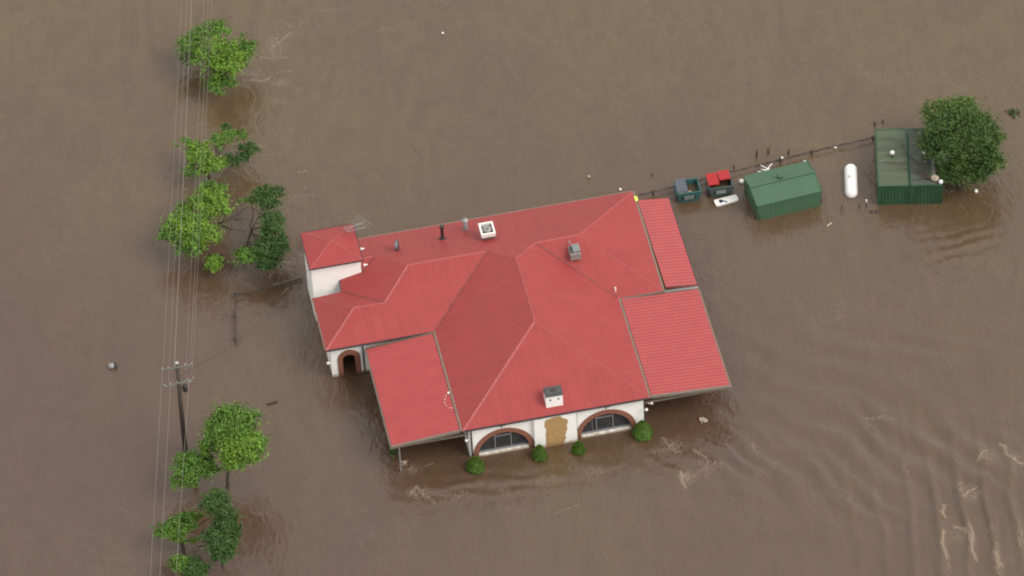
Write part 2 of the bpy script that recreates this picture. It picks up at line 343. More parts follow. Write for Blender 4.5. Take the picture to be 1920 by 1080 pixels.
V = dict(F=(-.1, 0, 2.7), E=(13.2, 0, 2.7), D=(13.2, 10, 2.7), C=(16.45, 10, 2.7), B=(16.55, 20.45, 2.7), A=(-4.1, 20.45, 2.7),
         G=(-.1, 10, 2.7), H=(-7.95, 10, 2.7), I=(-7.95, 15.3, 2.72), PV=(-5.85, 15.15, 3.02), TW=(-5.8, 16.02, 3.38), TE=(-4.1, 16.02, 3.8), TT=(-4.1, 17.15, 4.0),
         S1=(6.5, 6.65, 5.4), N1=(6.5, 13.1, 5.42), LR=(4.8, 14.95, 4.74), RW=(8.25, 14.95, 4.74), RE=(11.45, 15.0, 4.73), LW=(-.98, 15, 4.73),
         NR=(-3.05, 17.15, 4.0), SR=(-3.2, 12.55, 3.84), S2=(-5.4, 12.65, 3.78))
FACES = ['F E S1', 'E D RW N1 S1', 'F S1 N1 LR G', 'D C RE RW', 'C B RE', 'B A TT NR LW LR N1 RW RE', 'H G LR LW SR S2', 'H S2 I', 'I S2 SR PV', 'NR TT TE']
keys = list(V); ids = {k: i for i, k in enumerate(keys)}
mb = MB(); n0 = len(keys)
vs = [V[k] for k in keys] + [(V[k][0], V[k][1], V[k][2] - .12) for k in keys]
fs = []
for f in FACES:
    q = [ids[k] for k in f.split()]
    loop = [Vector((V[k][0], V[k][1], 0)) for k in f.split()]
    for t in tessellate_polygon([loop]):
        a = [q[i] for i in t]; p = [Vector(vs[i]) for i in a]
        if (p[1] - p[0]).cross(p[2] - p[0]).z < 0: a = a[::-1]
        fs.append(tuple(a)); fs.append(tuple(i + n0 for i in a[::-1]))
OUT = 'F E D C B A TT TE TW PV I H G'.split()
for a, b in zip(OUT, OUT[1:] + OUT[:1]):
    i, j = ids[a], ids[b]; fs.append((i, i + n0, j + n0, j))
kp = 'LW NR TE TW PV SR'.split(); k0 = len(vs); vs += [V[k] for k in kp]; npf = len(fs); fs += [(k0, k0 + i, k0 + i + 1) for i in range(1, 5)]
roof = mb.add(vs, fs).build('roof', ROOF, house)
for i in range(npf, len(fs)): roof.data.polygons[i].use_smooth = True
for a, b in [s.split() for s in ['F S1', 'E S1', 'S1 N1', 'N1 LR', 'N1 RW', 'LR LW', 'RW RE', 'RE C', 'RE B', 'LW NR', 'LW SR', 'SR S2', 'S2 H', 'S2 I', 'NR TT']]:
    p, q = Vector(V[a]), Vector(V[b]); d = (q - p).normalized(); sx = d.cross(Vector((0, 0, 1))).normalized() * .10; up = Vector((0, 0, .04)); dn = Vector((0, 0, -.03))
    MB().add([p + up, p + sx + dn, p - sx + dn, q + up, q + sx + dn, q - sx + dn], [(0, 1, 4, 3), (0, 3, 5, 2), (0, 2, 1), (3, 4, 5), (1, 2, 5, 4)]).build('ridge_cap', CAPR, roof)
for a, b in [('D', 'RW'), ('G', 'LR'), ('PV', 'SR'), ('NR', 'TE')]:
    p, q = Vector(V[a]), Vector(V[b]); p += (q - p).normalized() * .1; d = (q - p).normalized(); sx = d.cross(Vector((0, 0, 1))).normalized() * .06; z = Vector((0, 0, .03))
    MB().add([p + sx + z, p - sx + z, q - sx + z, q + sx + z], [(0, 1, 2, 3)]).build('valley_flashing', VALR, roof)
def gutter(a, b, m, off=.07, wd=.13, hh=.13, dz=-.075):
    p, q = Vector(a), Vector(b); d = (q - p).normalized(); nrm = d.cross(Vector((0, 0, 1))).normalized()
    MB().beam(p + nrm * off + Vector((0, 0, dz)), q + nrm * off + Vector((0, 0, dz)), wd, hh).build('gutter', m, roof)
gutter(V['F'], V['E'], DARKG, .05, .09, .1); gutter(V['E'], V['D'], TAN); gutter(V['D'], V['C'], TANF, .05, .1, .16, -.1); gutter(V['C'], V['B'], TAN)
gutter(V['B'], V['A'], TAN, .04, .08); gutter(V['G'], V['F'], TAN); gutter(V['H'], V['G'], DARKG, .05, .09, .1); gutter(V['I'], V['H'], TAN, .04, .07)
gutter(V['TW'], V['PV'], DARKG, .03, .08)

uv = roof.data.uv_layers.new(name='slope')
for pl in roof.data.polygons:
    nn = pl.normal; hd = Vector((0, 0, 1)).cross(nn); hd = hd.normalized() if hd.length > 1e-4 else Vector((1, 0, 0)); sd_ = nn.cross(hd)
    for li in pl.loop_indices:
        c_ = roof.data.vertices[roof.data.loops[li].vertex_index].co; uv.data[li].uv = (c_.dot(hd), c_.dot(sd_))
rt = ROOF.node_tree; rn = rt.nodes; rb = rn['Principled BSDF']; old = rb.inputs['Base Color'].links[0].from_socket
um = rn.new('ShaderNodeUVMap'); um.uv_map = 'slope'; mp_ = rn.new('ShaderNodeMapping'); mp_.inputs['Scale'].default_value = (4.5, .22, 1); rt.links.new(um.outputs[0], mp_.inputs[0])
ns = rn.new('ShaderNodeTexNoise'); ns.inputs['Scale'].default_value = 1; ns.inputs['Detail'].default_value = 5; rt.links.new(mp_.outputs[0], ns.inputs[0])
mr_ = rn.new('ShaderNodeMapRange'); mr_.inputs[1].default_value = .3; mr_.inputs[2].default_value = .7; mr_.inputs[3].default_value = .91; mr_.inputs[4].default_value = 1.07; rt.links.new(ns.outputs[0], mr_.inputs[0])
vm_ = rn.new('ShaderNodeVectorMath'); vm_.operation = 'SCALE'; rt.links.new(old, vm_.inputs[0]); rt.links.new(mr_.outputs[0], vm_.inputs['Scale']); rt.links.new(vm_.outputs[0], rb.inputs['Base Color'])

# walls -----------------------------------------------------------
def arch(cu, cz, r, top=None, zb=-2.6, n=26, jamb=True):
    ry = (top - cz) if top else r
    pts = [(cu + r, zb)] if jamb else []
    pts += [(cu + r * math.cos(math.pi * i / n), cz + ry * math.sin(math.pi * i / n)) for i in range(n + 1)]
    if jamb: pts.append((cu - r, zb))
    return pts
WL = [(.35, .35), (.35, 10.35), (-5.15, 10.35)]
mb = MB()
def wq(a, b, z0=-2.6, z1=2.72): mb.add([(a[0], a[1], z0), (b[0], b[1], z0), (b[0], b[1], z1), (a[0], a[1], z1)], [(0, 1, 2, 3)])
for a, b in [((.35, 10.35), (.35, .4)), ((-5.15, 10.35), (.35, 10.35)), ((-7.62, 15.0), (-7.62, 10.4)), ((-5.55, 15.0), (-7.62, 15.0)), ((-5.55, 16.2), (-5.55, 15.0)),
             ((16.2, 20.1), (-4.15, 20.1)), ((-4.15, 20.1), (-4.15, 16.5)), ((16.15, 10.35), (16.15, 20.1)), ((12.85, 10.35), (16.15, 10.35)), ((12.85, .4), (12.85, 10.35))]: wq(a, b)
mb.build('wall', WHITE, house)
AL, AR, RO, RI, CZ = 2.78, 10.10, 2.16, 1.80, -.26
holes = [arch(AL, CZ, RI, zb=-2.0), arch(AR, CZ, RI, zb=-2.0)]
MB().slab([[(.35, -2.6), (12.85, -2.6), (12.85, 2.70), (.35, 2.70)]] + holes, .3, 'XZ', .3).build('front_wall', WHITE, house, fix=True)
PC, PO, PI_, PZ = -6.34, .82, .46, 1.15
MB().slab([[(-7.62, -2.6), (-5.15, -2.6), (-5.15, 2.70), (-7.62, 2.70)], arch(PC, PZ, PI_, 1.55, zb=-2.4)], .42, 'XZ', 10.35).build('porch_wall', WHITE, house, fix=True)
def ring(cu, cz, ro, ri, to, ti, off, dep, name, n=26):
    o = arch(cu, cz, ro, to, -2.0, n); i = arch(cu, cz, ri, ti, -2.0, n)
    MB().slab([o + i[::-1]], dep, 'XZ', off).build(name, BRICK, house, fix=True)
for c in (AL, AR): ring(c, CZ, RO, RI - .004, None, None, .24, .35, 'brick_arch')
ring(PC, PZ, PO, PI_ - .004, 1.99, 1.546, 10.29, .49, 'brick_arch')
# arched windows
for c, ex in ((AL, None), (AR, -.95)):
    wn = MB().slab([arch(c, CZ, RI - .01, zb=-.6)], .03, 'XZ', .50).build('window', GLASS, house, fix=True)
    fr = MB(); ra = RI - .012
    def top(u): return CZ + math.sqrt(max(ra * ra - (u - c) ** 2, 0))
    for du in ((-.59, .56) if ex is None else (-.66, .52)): fr.box((c + du, .46, (top(c + du) - .4) / 2), (.07, .07, top(c + du) + .4))
    a, b = ((-.59, .56) if ex is None else (-.66, .52))
    fr.box((c + (a + b) / 2, .455, 1.06), (b - a - .07, .06, .08)); fr.box((c, .45, -.22), (2 * RI - .06, .08, .12))
    if ex: fr.box((c + ex, .47, (top(c + ex) - .4) / 2), (.035, .05, top(c + ex) + .4))
    fr.build('frame', ALU, wn)
    MB().box((c, .34, -.40), (2 * RI - .02, .18, .2)).build('sill', WHITE, wn)
# chimney breast with the bare render patch
MB().box((6.46, .165, 0), (3.02, .27, 5.32)).build('chimney_breast', WHITE, house)
rr = random.Random(3)
pp = [(5.75, -1.2), (5.76, -.5), (5.70, -.2), (5.74, .3), (5.72, .8), (5.78, 1.3), (5.66, 1.6), (5.70, 1.95), (5.76, 2.2), (6.1, 2.32), (6.5, 2.40), (6.85, 2.38), (6.95, 2.2), (7.15, 2.05), (7.38, 1.85), (7.34, 1.55), (7.26, 1.3), (7.30, 1.0), (7.2, .7), (7.12, .4), (7.16, .1), (7.02, -.3), (7.0, -1.2)]
pq = []
for i in range(len(pp)):
    a, b = pp[i], pp[(i + 1) % len(pp)]
    for k in range(3): t = k / 3; pq.append((a[0] + (b[0] - a[0]) * t + rr.uniform(-.025, .025), a[1] + (b[1] - a[1]) * t + rr.uniform(-.02, .02)))
MB().slab([pq], .012, 'XZ', .02).build('bare_render_patch', PATCH, house, fix=True)
for u in (5.02, 8.0): MB().tube([(u, .2, -.6), (u, .2, 2.6)], .03, 6).build('downpipe', TANF, house)
MB().tube([(.52, .22, -1), (.52, .22, 2.6)], .055, 8).build('downpipe', DARKG, house)
MB().tube([(12.88, .3, -1), (12.88, .3, 2.6)], .05, 8).build('downpipe', DARKG, house)
MB().tube([(-5.3, 10.27, -1), (-5.3, 10.27, 2.55)], .055, 8).build('downpipe', DARKG, house)
# chimney
ch = MB().box((6.57, .95, 3.1), (1.2, .86, 1.7)).build('chimney', WHITE, house)
MB().box((6.57, .95, 3.99), (1.27, .93, .08)).box((6.57, 1.0, 4.05), (1.1, .7, .05)).build('cap', CAPG, ch)
MB().box((6.57, 1.0, 4.09), (.3, .26, .03)).build('flue_opening', DARK, ch)
for u in (6.28, 6.86): MB().lathe([(.075, 0), (.075, .02)], (u, .505, 3.62), 12, 'Y').build('vent_hole', DARK, ch)

# tower -----------------------------------------------------------
tx0, tx1, ty0, ty1, tz = -7.78, -4.2, 16.0, 19.42, 5.08
tw = MB().slab([[(ty0, -2.6), (ty1, -2.6), (ty1, tz), (ty0, tz)], [(ty0 + .3, 3.45), (ty1 - .3, 3.45), (ty1 - .3, 4.75), (ty0 + .3, 4.75)]], .2, 'YZ', tx0)
tw.add([(tx0 + .2, ty0, -2.6), (tx1, ty0, -2.6), (tx1, ty0, tz), (tx0 + .2, ty0, tz)], [(0, 1, 2, 3)])
tw.add([(tx1, ty0, -2.6), (tx1, ty1, -2.6), (tx1, ty1, tz), (tx1, ty0, tz)], [(0, 1, 2, 3)])
tw.add([(tx1, ty1, -2.6), (tx0 + .2, ty1, -2.6), (tx0 + .2, ty1, tz), (tx1, ty1, tz)], [(0, 1, 2, 3)])
tower = tw.build('tower_wall', WHITE, house, fix=False)
tg = MB().box((tx0 + .16, (ty0 + ty1) / 2, 4.1), (.03, ty1 - ty0 - .6, 1.3)).build('tower_window', GLASS, house)
mb = MB()
for k in range(4): mb.box((tx0 + .1, ty0 + .3 + (k + .5) * (ty1 - ty0 - .6) / 4 - .3, 4.1), (.06, .06, 1.3))
mb.build('frame', DARK, tg)
e = .13; a, b, c, d = (tx0 - e, ty0 - e - .1, tz + .1), (tx1 + e, ty0 - e - .1, tz + .1), (tx1 + e, ty1 + e, tz + .1), (tx0 - e, ty1 + e, tz + .1)
ap = ((tx0 + tx1) / 2, (ty0 + ty1) / 2, tz + .68)
lo = [(p[0], p[1], p[2] - .12) for p in (a, b, c, d)]
trf = MB().add([a, b, c, d, ap] + lo, [(0, 1, 4), (1, 2, 4), (2, 3, 4), (3, 0, 4), (0, 5, 6, 1), (1, 6, 7, 2), (2, 7, 8, 3), (3, 8, 5, 0), (8, 7, 6, 5)]).build('tower_roof', ROOF, house)
for p in (a, b, c, d):
    P_, Q_ = Vector(p), Vector(ap); d_ = (Q_ - P_).normalized(); sx = d_.cross(Vector((0, 0, 1))).normalized() * .07
    MB().add([P_ + Vector((0, 0, .03)), P_ + sx, P_ - sx, Q_ + Vector((0, 0, .03)), Q_ + sx, Q_ - sx], [(0, 1, 4, 3), (0, 3, 5, 2), (0, 2, 1)]).build('ridge_cap', CAPR, trf)
for p, q in ((a, b), (b, c), (c, d), (d, a)):
    P_, Q_ = Vector(p), Vector(q); nn = (Q_ - P_).normalized().cross(Vector((0, 0, 1))) * .035; MB().beam(P_ + nn - Vector((0, 0, .04)), Q_ + nn - Vector((0, 0, .04)), .05, .1).build('gutter', DARKG, trf)

# verandahs: corrugated sheet, fascia, posts ------------------------
def corr(u0, z0, u1, z1, v0, v1, name='verandah_roof', per=.31, amp=.075):
    n = int(round((v1 - v0) / per)); prof = []
    for k in range(n):
        a = v0 + (v1 - v0) * k / n; p = (v1 - v0) / n
        prof += [(a, 0), (a + .22 * p, 0), (a + .62 * p, amp), (a + .84 * p, amp)]
    prof.append((v1, 0)); m_ = MB(); N = len(prof)
    vs_ = [(u0, v, z0 + h) for v, h in prof] + [(u1, v, z1 + h) for v, h in prof]
    m_.add(vs_, [(i, N + i, N + i + 1, i + 1) for i in range(N - 1)])
    m_.add([(p[0], p[1], p[2] - .05 - (prof[i % N][1])) for i, p in enumerate(vs_)], [(i, i + 1, N + i + 1, N + i) for i in range(N - 1)])
    m_.add([(u1, v0, z1), (u1, v1, z1), (u1, v1, z1 - .05), (u1, v0, z1 - .05)], [(0, 1, 2, 3)])
    return m_.build(name, VRED, house)
va = corr(-.28, 2.60, -5.12, 2.2, .12, 9.85)
MB().beam((-.28, .08, 2.59), (-5.14, .08, 2.19), .16, .2).build('fascia', TANF, va)
MB().beam((-5.18, .0, 2.14), (-5.18, 9.85, 2.14), .1, .12).build('gutter', TANF, va)
MB().beam((-.28, 9.9, 2.63), (-5.14, 9.9, 2.23), .12, .14).build('back_flashing', TANF, va)
MB().box((-.20, 5, 2.58), (.16, 9.7, .05)).build('wall_flashing', TANF, va)
MB().beam((.3, .22, 2.02), (-4.55, .22, 2.02), .1, .14).build('front_beam', TANF, va)
MB().beam((-.4, .2, 2.40), (-4.6, .2, 2.08), .06, .08).build('rafter', TANF, va)
for v in (.22, 3.4, 6.6, 9.6): MB().box((-4.6, v, .45), (.09, .09, 3.1)).build('post', GALV, va)
MB().beam((-4.6, .3, 2.03), (-4.6, 9.7, 2.03), .08, .12).build('side_beam', TANF, va)
vb = corr(13.38, 2.60, 19.0, 2.2, .12, 10.0)
MB().beam((13.36, .08, 2.59), (19.02, .08, 2.19), .16, .2).build('fascia', TANF, vb)
MB().beam((19.06, .0, 2.14), (19.06, 10.0, 2.14), .1, .12).build('gutter', TAN, vb)
MB().beam((12.9, .22, 2.0), (18.6, .22, 2.0), .1, .14).build('front_beam', TANF, vb)
for v in (3.4, 6.6, 9.6): MB().box((18.6, v, .45), (.08, .08, 3.0)).build('post', GALV, vb)
MB().beam((18.6, .3, 2.03), (18.6, 9.7, 2.03), .08, .12).build('side_beam', TANF, vb)
MB().beam((15.2, 10.14, 2.50), (19.05, 10.14, 2.23), .2, .1).build('back_flashing', GALV, vb)
vc = corr(16.72, 2.66, 19.0, 2.34, 10.35, 19.45)
MB().beam((19.05, 10.3, 2.28), (19.05, 19.45, 2.28), .07, .1).build('gutter', DARKG, vc)
MB().beam((16.7, 10.31, 2.66), (19.04, 10.31, 2.34), .08, .1).build('edge_flashing', VALR, vc)
for v in (10.6, 15, 19.2): MB().box((18.8, v, .5), (.08, .08, 3.4)).build('post', GALV, vc)

# things fixed on the roof (parts of the building)
def nz_(v): return 2.7 + (20.45 - v) * .372
def hpos(px, py, z):
    p = at(px, py, z + .5); q = p - HO; return Vector((q.x * math.cos(TH) + q.y * math.sin(TH), -q.x * math.sin(TH) + q.y * math.cos(TH), z))
p = hpos(830, 450, 3.5); p.z = nz_(p.y)
MB().lathe([(.26, -.08), (.26, .02), (.12, .12), (.11, .2), (.11, 1.1), (.17, 1.12), (.17, 1.3), (.1, 1.36)], p, 12).build('black_flue', DARK, house, True)
p = hpos(873, 429, 3.3); p.z = nz_(p.y)
gf = MB().lathe([(.24, -.08), (.24, .02), (.15, .12), (.15, .85)], p, 12).build('grey_flue', GREYM, house, True)
MB().lathe([(.24, .88), (.24, .94), (.05, 1.08)], p, 12).build('rain_cap', GALV, gf)
p = hpos(913, 428, 4.75)
cw, ct = .52, .62
ck = MB().slab([[(-cw, -ct), (cw, -ct), (cw, ct), (-cw, ct)], [(-cw + .13, -ct + .13), (cw - .13, -ct + .13), (cw - .13, ct - .13), (-cw + .13, ct - .13)]], .32, 'XY', -.3)
ck.v = [(x + p.x, y + p.y, z + p.z) for x, y, z in ck.v]
ck = ck.build('evaporative_cooler', WPLC, house, fix=True)
MB().box((p.x, p.y, p.z - .42), (.85, 1.0, .3)).build('base', GREYM, ck)
MB().box((p.x, p.y, p.z - .25), (.74, .95, .05)).build('pan', DARK, ck)
MB().lathe([(.34, -.2), (.34, -.04), (.28, .0), (.12, .05)], p, 16).build('fan', GALV, ck, True)
MB().box((p.x + .03, p.y - .12, p.z + .06), (.07, .12, .08)).build('motor', DARK, ck)
for a in (-.38, .38): MB().box((p.x + a, p.y - .35, p.z - .65), (.05, .05, .5)).build('leg', DARK, ck)
p = hpos(1077, 469, 4.75)
vt = MB().box((p.x, p.y, p.z - .25), (.75, .95, .55)).build('duct_box', GALV, house)
MB().box((p.x + .12, p.y + .05, p.z + .13), (.52, .72, .16)).build('lid', GREYM, vt)
MB().box((p.x - .26, p.y + .02, p.z + .04), (.18, .7, .03)).build('dark_grille', CAPG, vt)
MB().tube([(p.x - .2, p.y + 1.0, p.z + .05), (p.x - .12, p.y + .1, p.z + .26)], .04).build('pipe', GALV, vt)
p = hpos(743, 472, 3.6); p.z = nz_(p.y)
dm = MB(); dm.lathe([(.40, .12), (.30, .05), (.15, .01), (.02, 0)], (0, 0, 0), 20)
M_ = Matrix.Translation(p + Vector((0, .05, .42))) @ Matrix.Rotation(R(72), 4, 'Y') @ Matrix.Rotation(R(20), 4, 'X')
dm.v = [tuple(M_ @ Vector(q)) for q in dm.v]; di = dm.build('satellite_dish', mat('blue grey dish', (.16, .19, .22), .5), house, True)
MB().tube([p + Vector((0, 0, -.1)), p + Vector((0, .02, .35))], .04).build('mast', CAPG, di)
p = hpos(1154, 546, 2.9); MB().tube([(p.x, p.y, p.z - .2), (p.x, p.y, p.z + .35)], .06, 8).build('white_vent_pipe', WPL, house)
MB().box(hpos(1193, 375, 2.55), (.22, .5, .3)).build('lime_box', YELL, house)
# TV antenna behind the tower corner
ab = Vector((-4.0, 18.5, 4.5)); an = MB(); an.tube([ab, ab + Vector((0, 0, 1.7))], .03, 5)
bm0 = ab + Vector((-.75, -.25, 1.45)); bm1 = ab + Vector((.75, .25, 1.6)); an.tube([bm0, bm1], .02, 5)
for k in range(7):
    q = bm0.lerp(bm1, k / 6); L_ = .5 + .11 * k; an.tube([q + Vector((.35 * L_, -.9 * L_, .3 * L_)), q - Vector((.35 * L_, -.9 * L_, .3 * L_))], .022, 4)
q = ab + Vector((0, 0, 1.15)); an.tube([q + Vector((-.9, .2, .1)), q + Vector((.6, .35, .1))], .02, 4); an.tube([q + Vector((-.7, -.1, 0)), q + Vector((.7, .05, 0))], .018, 4)
ant = an.build('tv_antenna', GALV, house)
# lamps on the walls
def lamp(px, py, z, name='wall_lamp', r=.11):
    q = hpos(px, py, z); l = MB().lathe([(.02, -r), (r * .7, -r * .7), (r, 0), (r * .7, r * .7), (.02, r)], q, 12).build(name, WPL, house, True)
    s_ = 1 if px < 900 else -1; MB().box(q + Vector((.14 * s_, .02, 0)), (.2, .05, .05)).build('bracket', WPL, l)
lamp(615, 681, 1.5); lamp(874, 826, 1.45); lamp(1212, 768, 1.5, r=.12); lamp(1222, 756, 1.9, r=.1)
for px, py, z in ((682, 497, 4.5), (676, 467, 4.6)):
    q = hpos(px, py, z); MB().lathe([(.10, 0), (.07, .12), (.02, .3)], q, 8, 'X').build('floodlight', WPL, house)
for u in (2.75, 10.2): MB().box((u, .2, 2.36), (.42, .22, .08)).box((u - .1, .1, 2.3), (.1, .2, .1)).build('eave_light', GALV, house)
# loose white cable loop on the left verandah
q0 = hpos(839, 737, 2.6)
lp = [hpos(840 + dx, 738 + dy, 2.62) for dx, dy in ((3, -1), (-3, 2), (-6, 10), (-6, 18), (-2, 25), (4, 27), (9, 27))]
MB().tube(lp, .013, 5).lathe([(.08, -.04), (.08, .06)], hpos(841, 737, 2.66), 8).build('cable_loop', WPL, house)

# ================================================================ SHED (green, gable)
def from_px(lst): return [at(*p) for p in lst]
sw, se, nw = at(1421, 414, 0), at(1539, 386, 0), at(1393.3, 331.2, 1.55)
nw.z = 0; ex_ = (se - sw); Ls = ex_.length; rz = math.atan2(ex_.y, ex_.x); ey = Vector((-math.sin(rz), math.cos(rz), 0)); Ds = (nw - sw).dot(ey)
shed = thing('green_shed', 'green metal garden shed with low gable roof standing in the flood beside the white tank', 'shed', sw, rz)
ze, zr = 1.55, 1.98
MB().slab([[(0, -1), (Ds, -1), (Ds, ze), (Ds / 2, zr), (0, ze)]], Ls, 'YZ', 0).build('wall', GREEN, shed, fix=True)
sr = MB()
for s_ in (0, 1):
    y0, y1 = (-.08, Ds / 2) if s_ == 0 else (Ds + .08, Ds / 2)
    z0, z1 = ze - .03 + .03, zr + .03
    n = 24
    for k in range(n):
        x0 = -.06 + (Ls + .12) * k / n; x1 = -.06 + (Ls + .12) * (k + 1) / n; xm = x0 + (x1 - x0) * .75
        for a, b, h0, h1 in ((x0, xm, 0, 0), (xm, (xm + x1) / 2, 0, .006), ((xm + x1) / 2, x1, .006, 0)):
            q = [(a, y0, z0 + h0), (b, y0, z0 + h1), (b, y1, z1 + h1), (a, y1, z1 + h0)]
            sr.add(q, [(0, 1, 2, 3) if s_ == 0 else (3, 2, 1, 0)])
srf = sr.build('roof', GREEN, shed)
MB().beam((-.06, Ds / 2, zr + .05), (Ls + .06, Ds / 2, zr + .05), .28, .035).build('ridge_cap', GREEN, srf)
for x in (-.07, Ls + .07):
    for y0 in (-.09, Ds + .09): MB().beam((x, y0, ze), (x, Ds / 2, zr + .03), .05, .09).build('barge_board', GREEN, srf)
q = at(1462, 332, 2.05) - sw; q = Vector((q.x * math.cos(rz) + q.y * math.sin(rz), -q.x * math.sin(rz) + q.y * math.cos(rz), 1.85))
MB().lathe([(.17, -.1), (.17, .22), (.21, .24), (.21, .38), (.08, .46)], q, 12).build('roof_vent', GREEN, shed, True)
MB().box((.12, -.02, .3), (.06, .03, .55)).build('door_handle', DARK, shed)
MB().box((Ls * .24, -.012, .6), (.04, .03, 1.8)).build('door_edge', mat('shed door trim', (.11, .2, .12), .5), shed)

# ================================================================ CONTAINERS
def container(px0, px1, pyb, L, zt, roofmat, label, W_=2.44, rz=.0):
    a = at(px0, pyb, 0); b = at(px1, pyb - 1.2, 0); rz = math.atan2(b.y - a.y, b.x - a.x) + rz
    c = thing('shipping_container', label, 'shipping container', a, rz, 'green shipping containers side by side'); Wd = (b - a).length - .05
    def ribbed(p0, p1, z0, z1, nrm, n):
        m_ = MB(); d = Vector(p1) - Vector(p0); prof = []
        for k in range(n):
            for t, h in ((0, 0), (.3, 0), (.45, -.035), (.85, -.035)): prof.append(((k + t) / n, h))
        prof.append((1, 0)); N = len(prof); P0 = Vector(p0)
        vs_ = [P0 + d * t + Vector(nrm) * h + Vector((0, 0, z0)) for t, h in prof] + [P0 + d * t + Vector(nrm) * h + Vector((0, 0, z1)) for t, h in prof]
        return m_.add(vs_, [(i, i + 1, N + i + 1, N + i) for i in range(N - 1)])
    m_ = ribbed((.06, 0, 0), (Wd - .06, 0, 0), -1, zt - .1, (0, -1, 0), 9)
    for p, q, nn in (((Wd, .06, 0), (Wd, L - .06, 0), (1, 0, 0)), ((Wd - .06, L, 0), (.06, L, 0), (0, 1, 0)), ((0, L - .06, 0), (0, .06, 0), (-1, 0, 0))):
        r_ = ribbed(p, q, -1, zt - .1, nn, 20); m_.add(r_.v, r_.f)
    m_.build('wall', CGRN, c)
    f = MB()
    for x in (.03, Wd - .03):
        for y in (.03, L - .03): f.box((x, y, zt / 2 - .55), (.11, .11, zt + 1.0))
        f.box((x, L / 2, zt - .06), (.1, L - .12, .13))
    for y in (.03, L - .03): f.box((Wd / 2, y, zt - .06), (Wd - .12, .1, .13))
    f.build('frame', CGRN, c)
    m_ = MB(); n = 26; prof = []
    for k in range(n):
        for t, h in ((0, 0), (.45, 0), (.6, -.02), (.9, -.02)): prof.append((.08 + (L - .16) * (k + t) / n, h))
    prof.append((L - .08, 0)); N = len(prof)
    m_.add([(.07, y, zt - .012 + h) for y, h in prof] + [(Wd - .07, y, zt - .012 + h) for y, h in prof], [(i, N + i, N + i + 1, i + 1) for i in range(N - 1)])
    m_.build('roof', roofmat, c)
    if roofmat is CROOF2:
        for x in (.5, .8, 1.6, 1.9): MB().tube([(x, -.04, -.6), (x, -.04, zt - .15)], .02, 6).build('lock_rod', CGRN, c)
    return c
container(1646, 1705.5, 384.5, 6.05, 1.9, CROOF, 'left green shipping container with weathered striped roof and one white ball vent')
container(1706.5, 1767.5, 383.3, 6.05, 1.9, CROOF2, 'right green shipping container under the dark tree with branches on its grey roof')
def ballvent(px, py, z, base, label):
    p = at(px, py, z); t = thing('roof_vent', label, 'vent', (p.x, p.y, base), 0, 'white vents on the shipping containers')
    MB().lathe([(.08, 0), (.08, z - base - .1)], n=10).build('pipe', CGRN, t)
    MB().lathe([(.05, z - base - .16), (.14, z - base - .1), (.18, z - base), (.13, z - base + .1), (.04, z - base + .17)], n=14).build('cap', WPL, t, True)
ballvent(1673, 286, 2.35, 1.89, 'white round vent cap on the open part of the left container roof')
ballvent(1733.5, 285, 2.3, 1.89, 'white round vent cap at the edge of the dark tree on the right container')
p = at(1750, 312, 1.98); tag(MB().box(p, (.28, 2.0, .05), rz=-.06).build('loose_plank', GALV), 'long pale board lying on the right container roof beside the tree', 'board')
p = at(1753, 334, 2.05); tag(MB().lathe([(.1, -.1), (.28, -.05), (.32, .05), (.2, .16), (.04, .18)], p, 10).build('cream_sack', STRAW, None, True), 'cream crumpled sack at the corner of the right container roof', 'sack')
p = at(1764, 341, 2.0); tag(MB().lathe([(.14, -.12), (.17, 0), (.15, .12), (.05, .15)], p, 10).build('white_bucket', WPL, None, True), 'small white bucket at the outer front corner of the right container', 'bucket')
br = MB(); root_ = at(1742, 336, 1.98)
for tip, k in (((1682, 262), 1), ((1682, 308), 2), ((1693, 300), 3), ((1722, 270), 4), ((1712, 335), 5)):
    t = at(*tip, 2.15); r_ = random.Random(k); pts = []
    for i in range(7):
        q = root_.lerp(t, i / 6); q = q + Vector((r_.uniform(-.08, .08), r_.uniform(-.08, .08), .06 * math.sin(i) + .04)); pts.append(q)
    br.tube(pts, [.05 - .006 * i for i in range(7)], 5)
tag(br.build('fallen_branch', BARK), 'bare forked branch lying across both container roofs', 'branch')

# ================================================================ GAS TANK
a, b = at(1595, 313, .42), at(1596.5, 356, .42)
ang = math.atan2((a - b).y, (a - b).x) - math.pi / 2; Lt = (a - b).length
tk = thing('gas_tank', 'white cylindrical gas tank floating upright lengthways between the green shed and the containers', 'gas tank', (b.x, b.y, .12), ang)
r = .47; prof = [(.02, -.42), (.2, -.39), (.36, -.28), (.45, -.12), (r, .05)] + [(r, Lt * k / 6) for k in range(1, 6)] + [(r, Lt - .05), (.45, Lt + .12), (.36, Lt + .28), (.2, Lt + .39), (.02, Lt + .42)]
MB().lathe(prof, (0, 0, 0), 28, 'Y').build('body', TANK, tk, True)
MB().lathe([(.17, 0), (.17, .1), (.13, .15), (.02, .16)], (0, Lt * .52, r - .02), 16).build('valve_cover', WPLC, tk, True)
MB().box((-.1, -.13, r - .14), (.035, .4, .04), rz=.25).box((.1, -.13, r - .14), (.035, .4, .04), rz=-.25).build('lifting_lug', GREYM, tk)
for px, py, hh, k in ((1578, 393, .45, 0), (1611, 391, .5, 1), (1624, 388, .5, 2)):
    p = at(px, py, 0); lab = ['dark thin stake left of the white tank, nearest the green shed', 'dark thin stake just below the right end of the white tank', 'stake with a white tip between the tank and the left container'][k]
    s_ = thing('stake', lab, 'stake', p, 0, 'stakes round the gas tank')
    MB().tube([(0, 0, -.6), (.02, 0, hh)], .045, 6).build('shaft', DEB, s_)
    if k == 2: MB().tube([(.02, 0, hh), (.02, 0, hh + .22)], .055, 6).build('tip', WPL, s_)
